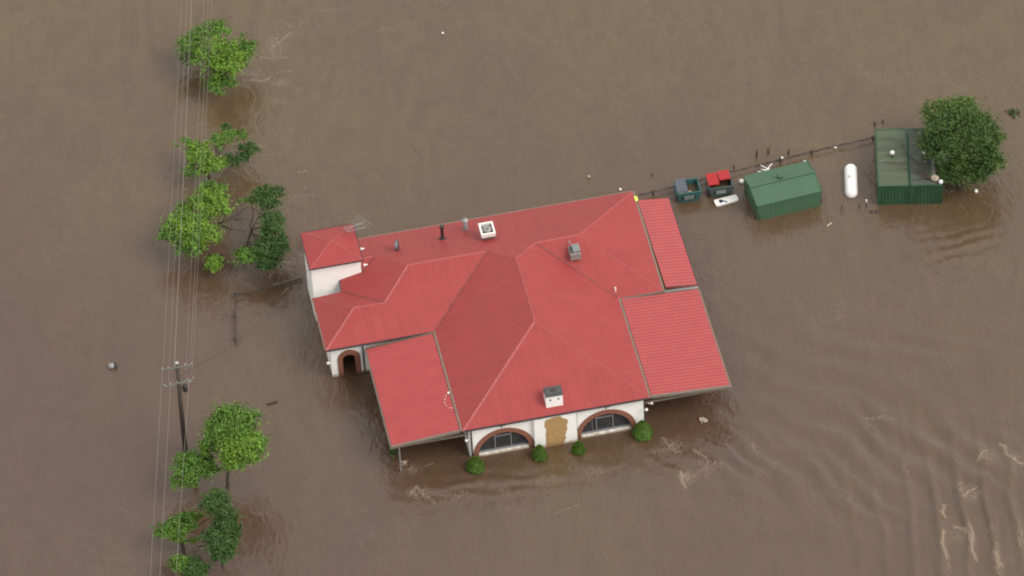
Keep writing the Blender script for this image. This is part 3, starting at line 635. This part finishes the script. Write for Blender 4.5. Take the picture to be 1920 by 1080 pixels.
for px, py, lab in ((1634, 398, 'dark lump of debris in the water near the left container corner'), (1645, 397, 'small dark lump of debris touching the larger lump by the container')):
    p = at(px, py, 0); tag(MB().lathe([(.1, -.1), (.2, 0), (.14, .08), (.03, .1)], p, 8).build('debris_lump', DEB, None, True), lab, 'debris', 'lumps near the containers')

# ================================================================ BINS
def skip(px, py, W_, D_, Hh_, m, lidm, label, rz, left_only):
    p = at(px, py, 0); t = thing('skip_bin', label, 'skip bin', p, rz, 'steel skip bins behind the building')
    sl_ = .16; top = [(0, 0), (W_, 0), (W_, D_), (0, D_)]; bot = [(sl_, sl_ * .6), (W_ - sl_, sl_ * .6), (W_ - sl_, D_ - .05), (sl_, D_ - .05)]
    v = [(x, y, Hh_) for x, y in top] + [(x, y, -.5) for x, y in bot]; ins = .06
    v += [(x + (ins if x < W_ / 2 else -ins), y + (ins if y < D_ / 2 else -ins), Hh_) for x, y in top] + [(x + (ins if x < W_ / 2 else -ins), y + (ins if y < D_ / 2 else -ins), -.4) for x, y in bot]
    f = []
    for i in range(4):
        j = (i + 1) % 4; f += [(i, j, 8 + j, 8 + i)[::-1], (i, i + 4, j + 4, j), (8 + i, 8 + j, 12 + j, 12 + i)]
    f.append((12, 13, 14, 15)); MB().add(v, f).build('body', m, t, fix=False)
    rm = MB()
    for i in range(4):
        j = (i + 1) % 4; rm.beam((*top[i], Hh_ + .02), (*top[j], Hh_ + .02), .09, .07)
    rm.build('rim', m, t)
    MB().box((W_ / 2, D_ / 2, Hh_ - .45), (W_ - .2, D_ - .2, .1)).build('contents', MUD, t)
    MB().box((W_ * .5, -.04 + .06, Hh_ * .55), (W_ * .42, .12, .3)).build('fork_panel', GREYM, t)
    for x in (W_ * .25, W_ * .77): MB().box((x, .02, Hh_ * .55), (.13, .14, .22)).build('fork_pocket', DARK, t)
    for x in (-.04, W_ + .04): MB().box((x, D_ * .5, Hh_ * .6), (.12, D_ * .8, .16)).build('lifting_sleeve', m, t)
    def lid(x0, wd, y0, y1, z0, z1):
        n = 4; mm = MB(); prof = []
        for k in range(n):
            for tt, h in ((0, 0), (.5, 0), (.58, .06), (.9, .06)): prof.append((x0 + wd * (k + tt) / n, h))
        prof.append((x0 + wd, 0)); N = len(prof)
        for dz, fl in ((0, 0), (-.03, 1)):
            mm.add([(x, y0, z0 + h + dz) for x, h in prof] + [(x, y1, z1 + h + dz) for x, h in prof], [((i, i + 1, N + i + 1, N + i) if not fl else (i, N + i, N + i + 1, i + 1)) for i in range(N - 1)])
        mm.add([(x0, y0, z0), (x0 + wd, y0, z0), (x0 + wd, y0, z0 - .05), (x0, y0, z0 - .05)], [(0, 3, 2, 1)])
        mm.build('lid', lidm, t)
    if left_only: lid(.02, W_ * .46, .1, D_ + .05, Hh_ + .12, Hh_ + .12); MB().box((W_ * .34, .14, Hh_ + .03), (W_ * .55, .06, .04), rz=.08).build('rim_strip', STRAW, t)
    else: lid(-.02, W_ * .47, .22, D_ + .1, Hh_ + .18, Hh_ + .12); lid(W_ * .49, W_ * .49, .55, D_ + .2, Hh_ + .25, Hh_ + .12)
    return t
skip(1271, 383, 1.72, 1.42, .95, TEAL, BLUEL, 'teal steel skip bin half open with a grey blue ribbed lid', .12, True)
skip(1331, 372.5, 1.72, 1.42, .95, TEALD, REDL, 'worn green steel skip bin with two bright red ribbed lids', .12, False)
b4 = [at(1338, 375, .12), at(1380, 364.5, .12), at(1385.5, 374.5, .12), at(1343, 386.5, .12)]
cB = sum(b4, Vector()) / 4; ex_ = ((b4[1] - b4[0]) + (b4[2] - b4[3])) / 2; rzB = math.atan2(ex_.y, ex_.x); hl, hwd = ex_.length / 2, ((b4[0] - b4[3]).length + (b4[1] - b4[2]).length) / 4
bd = thing('floating_board', 'white rounded board with dark blue mark floating in front of the red lidded bin', 'board', (cB.x, cB.y, .03), rzB)
rc = .12; o_ = []
for cx, cy, a0 in ((hl - rc, -hwd + rc, -90), (hl - rc, hwd - rc, 0), (-hl + rc, hwd - rc, 90), (-hl + rc, -hwd + rc, 180)):
    o_ += [(cx + rc * math.cos(R(a0 + k * 18)), cy + rc * math.sin(R(a0 + k * 18))) for k in range(6)]
MB().slab([o_], .14, 'XY', -.04).build('panel', WPL, bd, fix=True)
MB().slab([[(-hl + .35, -.16), (-hl + .33, .18), (-hl + .52, .2), (-hl + .95, -.22), (-hl + .78, -.24), (-hl + .62, -.03), (-hl + .56, -.14)]], .005, 'XY', .102).build('blue_mark', NAVY, bd, fix=True)

# ================================================================ FENCES (top wire and debris just above the water)
def fence(pxs, z, label, posts, r0=.045, seed=1, mesh=True):
    t = thing('wire_fence', label, 'fence', (0, 0, 0)); P = [at(x, y, z) for x, y in pxs]; t.location = (P[0].x, P[0].y, 0); rr = random.Random(seed)
    base = Vector((P[0].x, P[0].y, 0)); pts = []; rs = []
    for a, b in zip(P[:-1], P[1:]):
        n = max(int((b - a).length / .22), 1)
        for k in range(n):
            pts.append(a.lerp(b, k / n) - base + Vector((rr.uniform(-.03, .03), rr.uniform(-.04, .04), rr.uniform(-.03, .03)))); rs.append(r0 * rr.uniform(.5, 1.5))
    pts.append(P[-1] - base); rs.append(r0); MB().tube(pts, rs, 5).build('debris_laden_wire', DEB, t)
    for x, y in posts:
        q = at(x, y, z) - base; MB().tube([(q.x, q.y, -1), (q.x, q.y, z + .18)], .07, 7).lathe([(.1, -.1), (.16, 0), (.1, .1)], (q.x, q.y, z), 7).build('post', DEB, t)
    return t
fence([(1197, 366), (1228, 359), (1260, 351), (1300, 341), (1345, 329), (1392, 317), (1440, 305), (1500, 290), (1560, 275), (1600, 267), (1637, 257.5)], .3,
      'long sagging wire fence of dark debris running from the building to the containers', [(1225, 360), (1463, 299), (1522, 285), (1637, 258)], .055)
fence([(567, 522), (540, 529), (515, 537), (480, 545), (443, 552), (440, 590), (441, 636)], .35, 'short wire fence stub with flood debris off the white tower corner', [(442, 552), (440, 592), (441, 635)], .055, 4)
tag(MB().tube([at(567, 520, .2), at(540, 527, .15), at(517, 533, .1)], [.08, .06, .03], 6).build('floating_branch', BARKP), 'pale brown branch caught on the fence beside the tower', 'branch')
tag(MB().tube([at(519, 536, .1), at(524, 518, .12), at(535, 505, .1)], [.035, .03, .02], 5).build('floating_branch', BARKP), 'thin pale forked twig sticking up from the fence near the tower', 'branch')
tag(MB().tube([at(499, 758, .05), at(510, 755, .07), at(521, 752, .04)], [.03, .08, .05], 6).build('floating_branch', DEB), 'small dark stick drifting alone right of the power pole', 'branch')
# white broken furniture by the fence
r_ = random.Random(5); m_ = MB()
for k in range(9):
    c = at(1424 + 18 * r_.random(), 322 - 10 * r_.random(), .3); a = r_.uniform(0, math.pi); L_ = r_.uniform(.2, .42); d = Vector((math.cos(a), math.sin(a), r_.uniform(-.3, .3))) * L_; m_.tube([c - d, c + d], .04, 5)
tag(m_.build('tangled_frame', WPL), 'tangle of white metal frame pieces caught between the fence and the green shed', 'frame')
for px, py, r0, lab, mm in ((1390, 340, .19, 'white round tub against the left corner of the green shed', WPL), (1566, 276, .13, 'white float caught on the fence above the gas tank', WPL),
                        (1830, 358, .15, 'white ball floating below the dark tree', WPL), (1466, 297, .13, 'tiny white float on the fence above the green shed', WPL), (1104, 331, .1, 'tiny pale object drifting above the red roof', STRAW),
                        (830, 62, .09, 'tiny white speck of rubbish drifting near the top edge', WPL), (1509, 303, .1, 'small white scrap behind the right end of the green shed', WPL), (1163, 355, .1, 'tiny white scrap behind the back gutter of the red roof', WPL)):
    p = at(px, py, .1); o = MB().lathe([(r0 * .5, -r0), (r0, -r0 * .2), (r0 * .9, r0 * .5), (r0 * .3, r0 * .8)], p, 10).build('floating_rubbish', mm, None, True); tag(o, lab, 'rubbish', 'floating scraps')
p = at(211, 686, .1); dr = thing('floating_drum', 'small white drum with a dark end floating alone left of the power pole', 'drum', p, .1)
MB().lathe([(.1, -.3), (.2, -.26), (.22, -.1), (.22, .1)], (0, 0, 0), 14, 'X').build('body', GALV, dr, True); MB().lathe([(.22, .1), (.2, .3), (.06, .32)], (0, 0, 0), 14, 'X').build('end', DARK, dr, True)
p = at(1555, 421, .05); tag(MB().box(p, (.5, .1, .06), rz=.75).build('loose_plank', STRAW), 'short pale plank floating below the white gas tank', 'board')
p = at(1320, 788, .05); m_ = MB(); r_ = random.Random(9)
for k in range(16):
    a = r_.uniform(0, 6.28); c = p + Vector((r_.uniform(-.22, .22), r_.uniform(-.2, .2), r_.uniform(0, .15))); d = Vector((math.cos(a), math.sin(a), r_.uniform(-.5, .5))) * r_.uniform(.08, .2); m_.tube([c - d, c + d], r_.uniform(.02, .06), 5)
tag(m_.build('debris_clump', STRAW), 'pale clump of straw and rubbish floating off the right verandah', 'debris')
p = at(757, 868, .15); m_ = MB()
for k in range(9):
    a = r_.uniform(0, 6.28); d = Vector((math.cos(a), math.sin(a), r_.uniform(-.2, .6))) * r_.uniform(.12, .35); m_.tube([p, p + d], .03, 5)
tag(m_.build('debris_clump', STRAW), 'pale twigs caught round the left verandah post', 'debris')
# bare twigs along the fence
for i, (px, py, h) in enumerate(((1418, 296, 1.1), (1440, 288, 1.0), (1376, 315, .5), (1541, 385, 1.2), (1478, 290, .7), (1640, 236, .6), (1655, 232, .5), (1222, 330, .35))):
    p = at(px, py, 0); m_ = MB()
    for k in range(5 if i not in (3,) else 2):
        a = r_.uniform(0, 6.28); L_ = h * r_.uniform(.6, 1); t = Vector((math.cos(a) * .25 * L_, math.sin(a) * .25 * L_, L_)) if i != 3 else Vector((.05 * k, 1.0, 1.0)); m_.tube([p + Vector((0, 0, -.2)), p + t * .6 + Vector((r_.uniform(-.05, .05), 0, 0)), p + t], [.022, .016, .01], 4)
    labs = ['tallest bare twiggy bush behind the fence left of the shed vent', 'bare twiggy bush behind the fence above the shed vent', 'low bare twigs at the fence right of the red lidded bin', 'two thin bare stems at the right wall of the green shed', 'sparse bare twigs behind the right half of the green shed',
            'dark twigs behind the left corner of the left container', 'dark twigs behind the back edge of the left container', 'faint twig in open water above the red roof corner']
    tag(m_.build('bare_bush', DEB), labs[i], 'bush', 'bare bushes poking out of the flood')

# ================================================================ LEAVES / TREES
def leafmesh(blobs, nleaf, size, cols, seed, asp=.55, outward=.6, clump=.33, ncl=None):
    """blobs: (centre, (rx, ry, rz), weight, colour index); clumps on the blob shells, leaves scattered round each clump"""
    g = np.random.default_rng(seed); C_, Nn, Tt = [], [], []
    wts = np.array([b[2] for b in blobs], float); wts /= wts.sum()
    for (c, rad, w_, ci), ww in zip(blobs, wts):
        k = max(int(nleaf * ww), 30); nc = ncl or max(int(14 + k / 70), 10); rad = np.array(rad)
        d = g.normal(size=(nc, 3)); d /= np.linalg.norm(d, axis=1)[:, None]; d[:, 2] = np.where(d[:, 2] < -.35, -d[:, 2] * .6, d[:, 2])
        cc = d * (g.uniform(.35, 1.0, nc) ** .6)[:, None] * (rad * g.uniform(.7, 1.22, (nc, 1)))
        pick = g.integers(0, nc, k); rc_ = clump * rad.mean() * g.uniform(.6, 1.3, nc)
        off = g.normal(size=(k, 3)); off /= np.linalg.norm(off, axis=1)[:, None]; off *= (rc_[pick] * np.abs(g.normal(size=k)) * .75)[:, None]; off[:, 2] *= .75
        ax_ = g.normal(size=(nc, 3)); ax_[:, 2] *= .4; ax_ /= np.linalg.norm(ax_, axis=1)[:, None]; off += ax_[pick] * (np.sum(off * ax_[pick], 1) * .9)[:, None]
        P_ = cc[pick] + off; nd = P_ / rad; nd /= np.linalg.norm(nd, axis=1)[:, None] + 1e-6
        on = off / (np.linalg.norm(off, axis=1)[:, None] + 1e-6)
        N_ = nd * outward * .5 + on * outward + g.normal(size=(k, 3)) * .55 + np.array([0, 0, .35]); N_ /= np.linalg.norm(N_, axis=1)[:, None]
        base = np.array(cols[ci]); t1 = g.uniform(.7, 1.2, nc)[pick][:, None]; yel = g.uniform(.85, 1.12, nc)[pick]
        t = base * t1 * g.uniform(.8, 1.2, (k, 1)); t[:, 0] *= yel
        C_.append(P_ + np.array(c)); Nn.append(N_); Tt.append(t)
    P_, N_, T_ = np.concatenate(C_), np.concatenate(Nn), np.concatenate(Tt); k = len(P_)
    a = np.cross(N_, g.normal(size=(k, 3))); a /= np.linalg.norm(a, axis=1)[:, None]; b = np.cross(N_, a); s_ = size * g.uniform(.6, 1.3, (k, 1))
    q = np.stack([P_ - a * s_, P_ + b * s_ * asp, P_ + a * s_, P_ - b * s_ * asp], 1)
    return q.reshape(-1, 3), np.arange(4 * k).reshape(k, 4), np.repeat(T_, 4, 0)
def crown(parent, name, *a, **k):
    v, f, t = leafmesh(*a, **k); m_ = MB(); m_.v = [tuple(p) for p in v.tolist()]; m_.f = [tuple(q) for q in f.tolist()]
    return m_.build(name, LEAF, parent, tint=np.clip(t, 0, 1))
def limb(a, b, r0, r1, seed, wig=.12, n=6):
    g = random.Random(seed); a, b = Vector(a), Vector(b); L_ = (b - a).length
    return [a.lerp(b, i / (n - 1)) + Vector([g.uniform(-wig, wig) * L_ * .5 if 0 < i < n - 1 else 0 for _ in range(3)]) for i in range(n)], [r0 + (r1 - r0) * i / (n - 1) for i in range(n)]
GR = [(.135, .245, .026), (.052, .108, .024), (.102, .200, .028)]          # bright, dark, mid
def tree(name, label, base, blobs, nleaf, size, seed, bark=BARK, group='flooded roadside trees', tr=.16, limbs=None, **k):
    """base and blob centres as (px, py, z) surveyed points"""
    B = at(base[0], base[1], 0); t = thing(name, label, 'tree', B, 0, group)
    bl = [(tuple(at(x, y, z) - B), rad, w_, ci) for (x, y, z), rad, w_, ci in blobs]
    cz = Vector(bl[0][0]); fork = Vector((cz.x * .35, cz.y * .35, max(cz.z * .45, .5)))
    pts, rs = limb((0, 0, -1), fork, tr, tr * .8, seed, .03); MB().tube(pts, rs, 8).build('trunk', bark, t, True)
    for i, (c, rad, w_, ci) in enumerate(bl):
        pts, rs = limb(fork, Vector(c) + Vector((0, 0, rad[2] * .2)), tr * .5, .03, seed + i + 1, .18); MB().tube(pts, rs, 6).build('limb', bark, t, True)
    for j, lb in enumerate(limbs or []):
        P_ = [at(*p) - B for p in lb[0]]; MB().tube(P_, [lb[1] * (1 - .7 * i / (len(P_) - 1)) for i in range(len(P_))], 7).build('limb', bark, t, True)
    crown(t, 'crown', bl, nleaf, size, GR, seed, **k)
    return t
tree('broadleaf_tree', 'bright green broad tree at the top left, nearest the top edge', (408, 175), [((412, 108, 2.6), (2.0, 1.7, 1.3), 4, 0), ((356, 82, 2.2), (1.2, .9, .8), 1.6, 2), ((400, 58, 2.2), (1.5, 1.0, .8), 1.6, 2),
     ((457, 95, 2.2), (.9, 1.5, .9), 1.7, 2), ((412, 158, 1.6), (1.3, .9, .8), 1.6, 2), ((355, 108, 1.6), (.9, .9, .6), .7, 1), ((432, 120, 3.0), (1.1, 1.1, .8), 1.5, 0)], 23000, .082, 11, clump=.27)
tree('broadleaf_tree', 'open crowned green tree second from the top, with a gap through its right half', (400, 345), [((372, 290, 2.2), (1.1, 1.3, .8), 2.4, 0), ((350, 268, 1.8), (.8, .6, .4), .5, 2), ((395, 310, 2.2), (1.3, .9, .7), 2.2, 0),
     ((418, 262, 2.2), (.9, .8, .5), 1.1, 2), ((444, 255, 2.0), (.9, .6, .4), .8, 2), ((465, 283, 1.8), (.8, .9, .6), 1.5, 1), ((440, 300, 1.8), (1.0, .6, .5), 1.0, 1), ((358, 320, 1.6), (.7, .7, .5), .7, 2), ((422, 240, 2.0), (.5, .4, .3), .3, 1)], 15500, .078, 22, clump=.25)
tree('broadleaf_tree', 'large bright green tree under the wires, left of the dark drooping one', (375, 470), [((390, 385, 2.8), (1.6, 1.5, 1.0), 2.6, 0), ((350, 425, 2.8), (1.6, 1.3, .9), 2.4, 0), ((375, 440, 2.8), (1.5, 1.2, .9), 2.0, 0),
     ((325, 440, 2.2), (.9, 1.1, .8), 1.3, 2), ((398, 355, 2.4), (1.2, .7, .6), .9, 2), ((360, 465, 2.0), (1.2, .8, .6), 1.0, 2), ((401, 493, 1.2), (.6, .9, .5), .8, 0), ((345, 395, 2.4), (.8, .6, .5), .6, 2)], 30000, .082, 33, clump=.26)
tree('drooping_tree', 'dark green drooping tree beside the white tower with bare limbs reaching left', (455, 470), [((503, 372, 2.6), (1.1, 1.2, .9), 2.2, 1), ((510, 420, 2.4), (1.0, 1.3, .8), 2.0, 1), ((505, 465, 2.2), (1.2, 1.3, .8), 2.2, 1),
     ((465, 480, 1.8), (1.1, .8, .6), 1.2, 2), ((530, 455, 1.8), (.6, 1.0, .6), .8, 1), ((500, 495, 1.6), (1.0, .7, .5), .9, 1), ((470, 378, 2.2), (1.0, .3, .3), .4, 2)], 23000, .08, 44, clump=.27,
     tr=.1, limbs=[([(408, 420, 2.4), (430, 410, 2.6), (450, 398, 2.7), (463, 388, 2.7), (478, 392, 2.6), (492, 402, 2.5)], .10), ([(412, 422, 2.2), (435, 430, 2.3), (455, 434, 2.3), (480, 425, 2.2)], .07), ([(440, 412, 2.4), (460, 410, 2.4), (472, 414, 2.3)], .05), ([(412, 478, 1.6), (428, 475, 1.7), (445, 465, 1.8)], .07)])
tree('broadleaf_tree', 'round bright tree on a bare trunk right of the power pole', (424, 920), [((437, 800, 5.0), (1.6, 1.7, 1.2), 3, 2), ((450, 835, 4.6), (1.5, 1.5, 1.1), 2.6, 0), ((475, 842, 4.2), (.9, 1.2, .9), 1.5, 2), ((405, 810, 4.6), (.9, 1.3, .9), 1.4, 2), ((437, 868, 3.8), (.9, .8, .6), 1.0, 0), ((440, 780, 5.0), (1.6, .6, .5), .9, 1)], 30000, .086, 55, tr=.13)
tree('broadleaf_tree', 'smaller bright green tree at the foot of the power pole', (366, 900), [((360, 880, 2.6), (1.4, 1.2, .9), 3, 2), ((385, 875, 2.6), (.9, .8, .6), 1.1, 2), ((345, 900, 2.0), (.9, .8, .6), 1.0, 2), ((392, 838, 3.4), (.8, .8, .5), .9, 0), ((352, 860, 2.8), (.7, .6, .4), .6, 0)], 15500, .08, 66, clump=.28,
     limbs=[([(378, 862, 2.8), (388, 852, 3.1), (398, 842, 3.4)], .09)])
tree('broadleaf_tree', 'sparse light green tree at the lower left beside the dark narrow one', (345, 1040), [((335, 988, 2.2), (1.4, .9, .6), 2, 2), ((312, 998, 1.8), (.9, .7, .5), 1.0, 2), ((355, 970, 2.2), (1.0, .5, .4), .9, 2), ((335, 1008, 1.6), (.6, .6, .4), .5, 0), ((362, 1014, 1.4), (.35, .3, .25), .2, 0)], 9800, .078, 77, clump=.25,
     limbs=[([(365, 990, 1.8), (382, 978, 2.1), (400, 968, 2.4)], .06), ([(372, 1025, 1.4), (390, 1022, 1.6), (405, 1015, 2.0)], .05)])
tree('drooping_tree', 'dark olive narrow tree at the lower left with its foot near the bottom edge', (418, 1068), [((407, 945, 4.4), (1.0, 1.2, .8), 1.7, 1), ((425, 975, 3.6), (.8, .9, .7), 1.0, 1), ((415, 1010, 3.0), (1.2, 1.3, .8), 2.4, 1), ((438, 995, 3.0), (.5, .5, .4), .4, 1), ((418, 1038, 2.2), (.8, .8, .6), .9, 1), ((403, 930, 4.6), (.6, .5, .4), .4, 2)], 20000, .082, 88, tr=.1)
tree('broadleaf_tree', 'small green tree top cut off by the bottom edge at left', (355, 1100), [((337, 1056, 1.8), (.7, .7, .5), 1, 2), ((368, 1068, 1.8), (.8, .9, .6), 1.4, 1), ((352, 1052, 1.8), (.4, .3, .2), .2, 2)], 6600, .08, 99)
GR += [(.056, .104, .022), (.095, .16, .032)]
tree('dense_evergreen_tree', 'big dense dark green tree beside the containers at the right', (1800, 352), [((1798, 262, 3.6), (2.5, 2.5, 2.0), 7, 3), ((1760, 215, 3.4), (1.2, 1.1, .9), 1.3, 4), ((1800, 205, 3.6), (1.6, 1.0, .8), 1.6, 4), ((1838, 238, 3.4), (1.2, 1.3, 1.0), 1.6, 3),
     ((1850, 285, 2.8), (1.1, 1.4, .9), 1.6, 3), ((1795, 325, 1.8), (2.0, 1.2, 1.0), 2.0, 3), ((1748, 270, 3.2), (.9, 1.3, .8), 1.2, 3), ((1832, 318, 2.0), (1.3, 1.0, .8), 1.4, 3), ((1870, 258, 3.0), (.6, .6, .5), .3, 4), ((1870, 310, 2.4), (.6, .7, .5), .3, 4)], 46000, .125, 111, group=None, tr=.3, asp=.3, outward=.2, clump=.28)
p = at(1905, 214); t = thing('water_weed', 'faint low green weed showing above the water near the right edge', 'plant', p)
crown(t, 'leaves', [((0, 0, .1), (.5, .4, .15), 1, 2), ((-.35, .3, .1), (.3, .3, .12), .5, 2)], 170, .10, [GR[0], GR[1], (.07, .11, .035)], 5)
p = at(737, 852); t = thing('water_weed', 'small green weed beside the left verandah post', 'plant', p)
crown(t, 'leaves', [((0, 0, .15), (.25, .4, .25), 1, 1)], 260, .08, GR, 6)

# clipped conifers in front of the windows ---------------------------
def cone_shrub(px, py, r0, h, label, seed):
    p = at(px, py, 0); t = thing('conical_shrub', label, 'shrub', p, 0, 'clipped conifers along the front wall')
    g = np.random.default_rng(seed); n, m = 30, 22; v = []; f = []
    for i in range(m):
        q = i / (m - 1); z = -.3 + (h + .3) * q; rr_ = r0 * max(1 - max(q - .25, 0) / .75, 0) ** .72 * (.88 + .12 * min(q / .25, 1)) if q < 1 else .01
        for j in range(n):
            a = 2 * math.pi * j / n; k = 1 + .09 * g.normal(); v.append((math.cos(a) * rr_ * k, math.sin(a) * rr_ * k, z + .03 * g.normal()))
    for i in range(m - 1):
        for j in range(n): f.append((i * n + j, i * n + (j + 1) % n, (i + 1) * n + (j + 1) % n, (i + 1) * n + j))
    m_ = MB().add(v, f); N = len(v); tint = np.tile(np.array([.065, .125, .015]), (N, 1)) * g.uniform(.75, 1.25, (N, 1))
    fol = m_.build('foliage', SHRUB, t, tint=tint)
    # leaf sprays over the body
    k = 1500; q = g.random(k) ** 1.3; z = -.05 + h * q; rr_ = r0 * np.clip(1 - np.maximum(q - .25, 0) / .75, 0, 1) ** .72 * g.uniform(.85, 1.1, k); a = g.uniform(0, 6.283, k)
    P_ = np.stack([np.cos(a) * rr_, np.sin(a) * rr_, z], 1); D_ = np.stack([np.cos(a) * .6, np.sin(a) * .6, np.full(k, .8)], 1) + g.normal(size=(k, 3)) * .3; D_ /= np.linalg.norm(D_, axis=1)[:, None]
    S_ = np.cross(D_, g.normal(size=(k, 3))); S_ /= np.linalg.norm(S_, axis=1)[:, None]
    qd = np.stack([P_, P_ + D_ * .05 + S_ * .022, P_ + D_ * .11, P_ + D_ * .05 - S_ * .022], 1).reshape(-1, 3)
    m2 = MB(); m2.v = [tuple(x) for x in qd.tolist()]; m2.f = [tuple(x) for x in np.arange(4 * k).reshape(k, 4).tolist()]
    tt = np.repeat(np.array([[.09, .165, .018]]) * g.uniform(.6, 1.4, (k, 1)), 4, 0); m2.build('leaf_sprays', LEAF, fol, tint=tt)
cone_shrub(892, 878, .60, 1.15, 'round green conifer at the left corner of the front wall', 1)
cone_shrub(1012, 857, .47, 1.25, 'pointed green conifer left of the bare tan wall patch', 2)
cone_shrub(1085, 846, .42, 1.0, 'smallest green conifer at the left foot of the right arched window', 3)
cone_shrub(1205, 815, .66, 1.4, 'largest green conifer at the right corner of the front wall', 4)

# ================================================================ POWER POLE AND WIRES
pb, pt = at(347, 845, 0), at(331.5, 681, 9.0)
pole = thing('power_pole', 'tall dark timber power pole with two crossarms standing in the flood', 'power pole', pb)
tp = Vector(pt - pb)
MB().tube([(0, 0, -1.5), tp * .5, tp], [.19, .165, .13], 10).build('shaft', TIMB, pole, True)
MB().lathe([(.14, 0), (.14, .05), (.05, .08)], tp, 10).build('pole_cap', PORC, pole)
a1 = [at(304, 686, 8.75) - pb, at(359, 676, 8.75) - pb]; a2 = [at(306, 716, 7.2) - pb, at(360, 702, 7.2) - pb]
for a, b in (a1, a2):
    mid = (a + b) / 2; off = Vector((tp.x, tp.y - .18, mid.z)) - mid; MB().beam(a + off, b + off, .09, .09).build('crossarm', ARM, pole)
    for k in (0, .2, .43, .78, 1):
        q = a.lerp(b, k) + off; MB().lathe([(.02, .05), (.02, .1), (.05, .11), (.04, .16), (.055, .17), (.03, .22)], q, 8).build('insulator', PORC, pole, True)
MB().beam(a2[0] + Vector((.25, -.1, 0)), Vector((tp.x * .7, tp.y * .7 - .1, 6.2)), .05, .05).build('brace', ARM, pole)
q = at(347, 727, 6.5) - pb; MB().lathe([(.16, -.3), (.18, -.25), (.18, .2), (.12, .28)], q, 12).build('transformer', DARK, pole, True)
MB().beam(q, Vector((tp.x * .7, tp.y * .7, 6.5)), .06, .06).build('transformer_bracket', DARK, pole)
q = at(351, 716, 6.9) - pb; MB().tube([q, q + Vector((.3, .05, 0))], .06, 6).build('fuse', PORC, pole)
grp = 'power lines strung over the trees'
def wire(p0, p1, r, m, label, ext=1.8, sag=.5, group=grp):
    p0, p1 = Vector(p0), Vector(p1); L = []
    for i in range(21):
        t = ext * i / 20; q = p0 + (p1 - p0) * t; q.z -= sag * math.sin(math.pi * i / 20); L.append(q)
    tag(MB().tube(L, r, 5).build('power_line', m), label, 'power line', group)
up = [((306, 684), (339, 0), 8.95, 'leftmost thin pale wire running up from the top crossarm'), ((316, 716), (349, 0), 7.4, 'thin pale wire second from the left, leaving the lower crossarm upward'), ((327, 681), (357.8, 0), 8.95, 'brightest thick pale wire running up from beside the pole top'),
      ((348, 707), (381, 0), 7.4, 'thin pale wire right of the brightest one, leaving the lower crossarm upward'), ((357, 676), (389, 0), 8.95, 'thin pale wire running up from the right end of the top crossarm'), ((360, 703), (396, 0), 7.4, 'rightmost thin pale wire running up from the lower crossarm')]
for i, (a, b, z, lab) in enumerate(up):
    wire(at(*a, z), at(*b, z + .3), .0125 if i == 2 else .006, WIRE, lab)
for a, b, z, lab in (((305, 686), (280, 1080), 8.95, 'left pale wire running down from the pole to the bottom edge'), ((320, 714), (298, 1080), 7.4, 'middle pale wire running down from the pole to the bottom edge'), ((355, 704), (328, 1080), 7.4, 'right pale wire running down past the pole to the bottom edge')):
    wire(at(*a, z), at(*b, z + .2), .0085, WIRE, lab, 2.6)
tw_top = hw(-7.8, 16.2, 4.9)
p0 = at(345, 700, 8.0); wire(p0, tw_top, .014, WIRED, 'thin black service wire slanting from the pole to the white tower', 1.0, 1.2)
wire(at(331, 738, 6.2), at(60, 590, 6.2), .006, WIRED, 'thin black wire slanting from the pole off to the left', 1.4, .3)
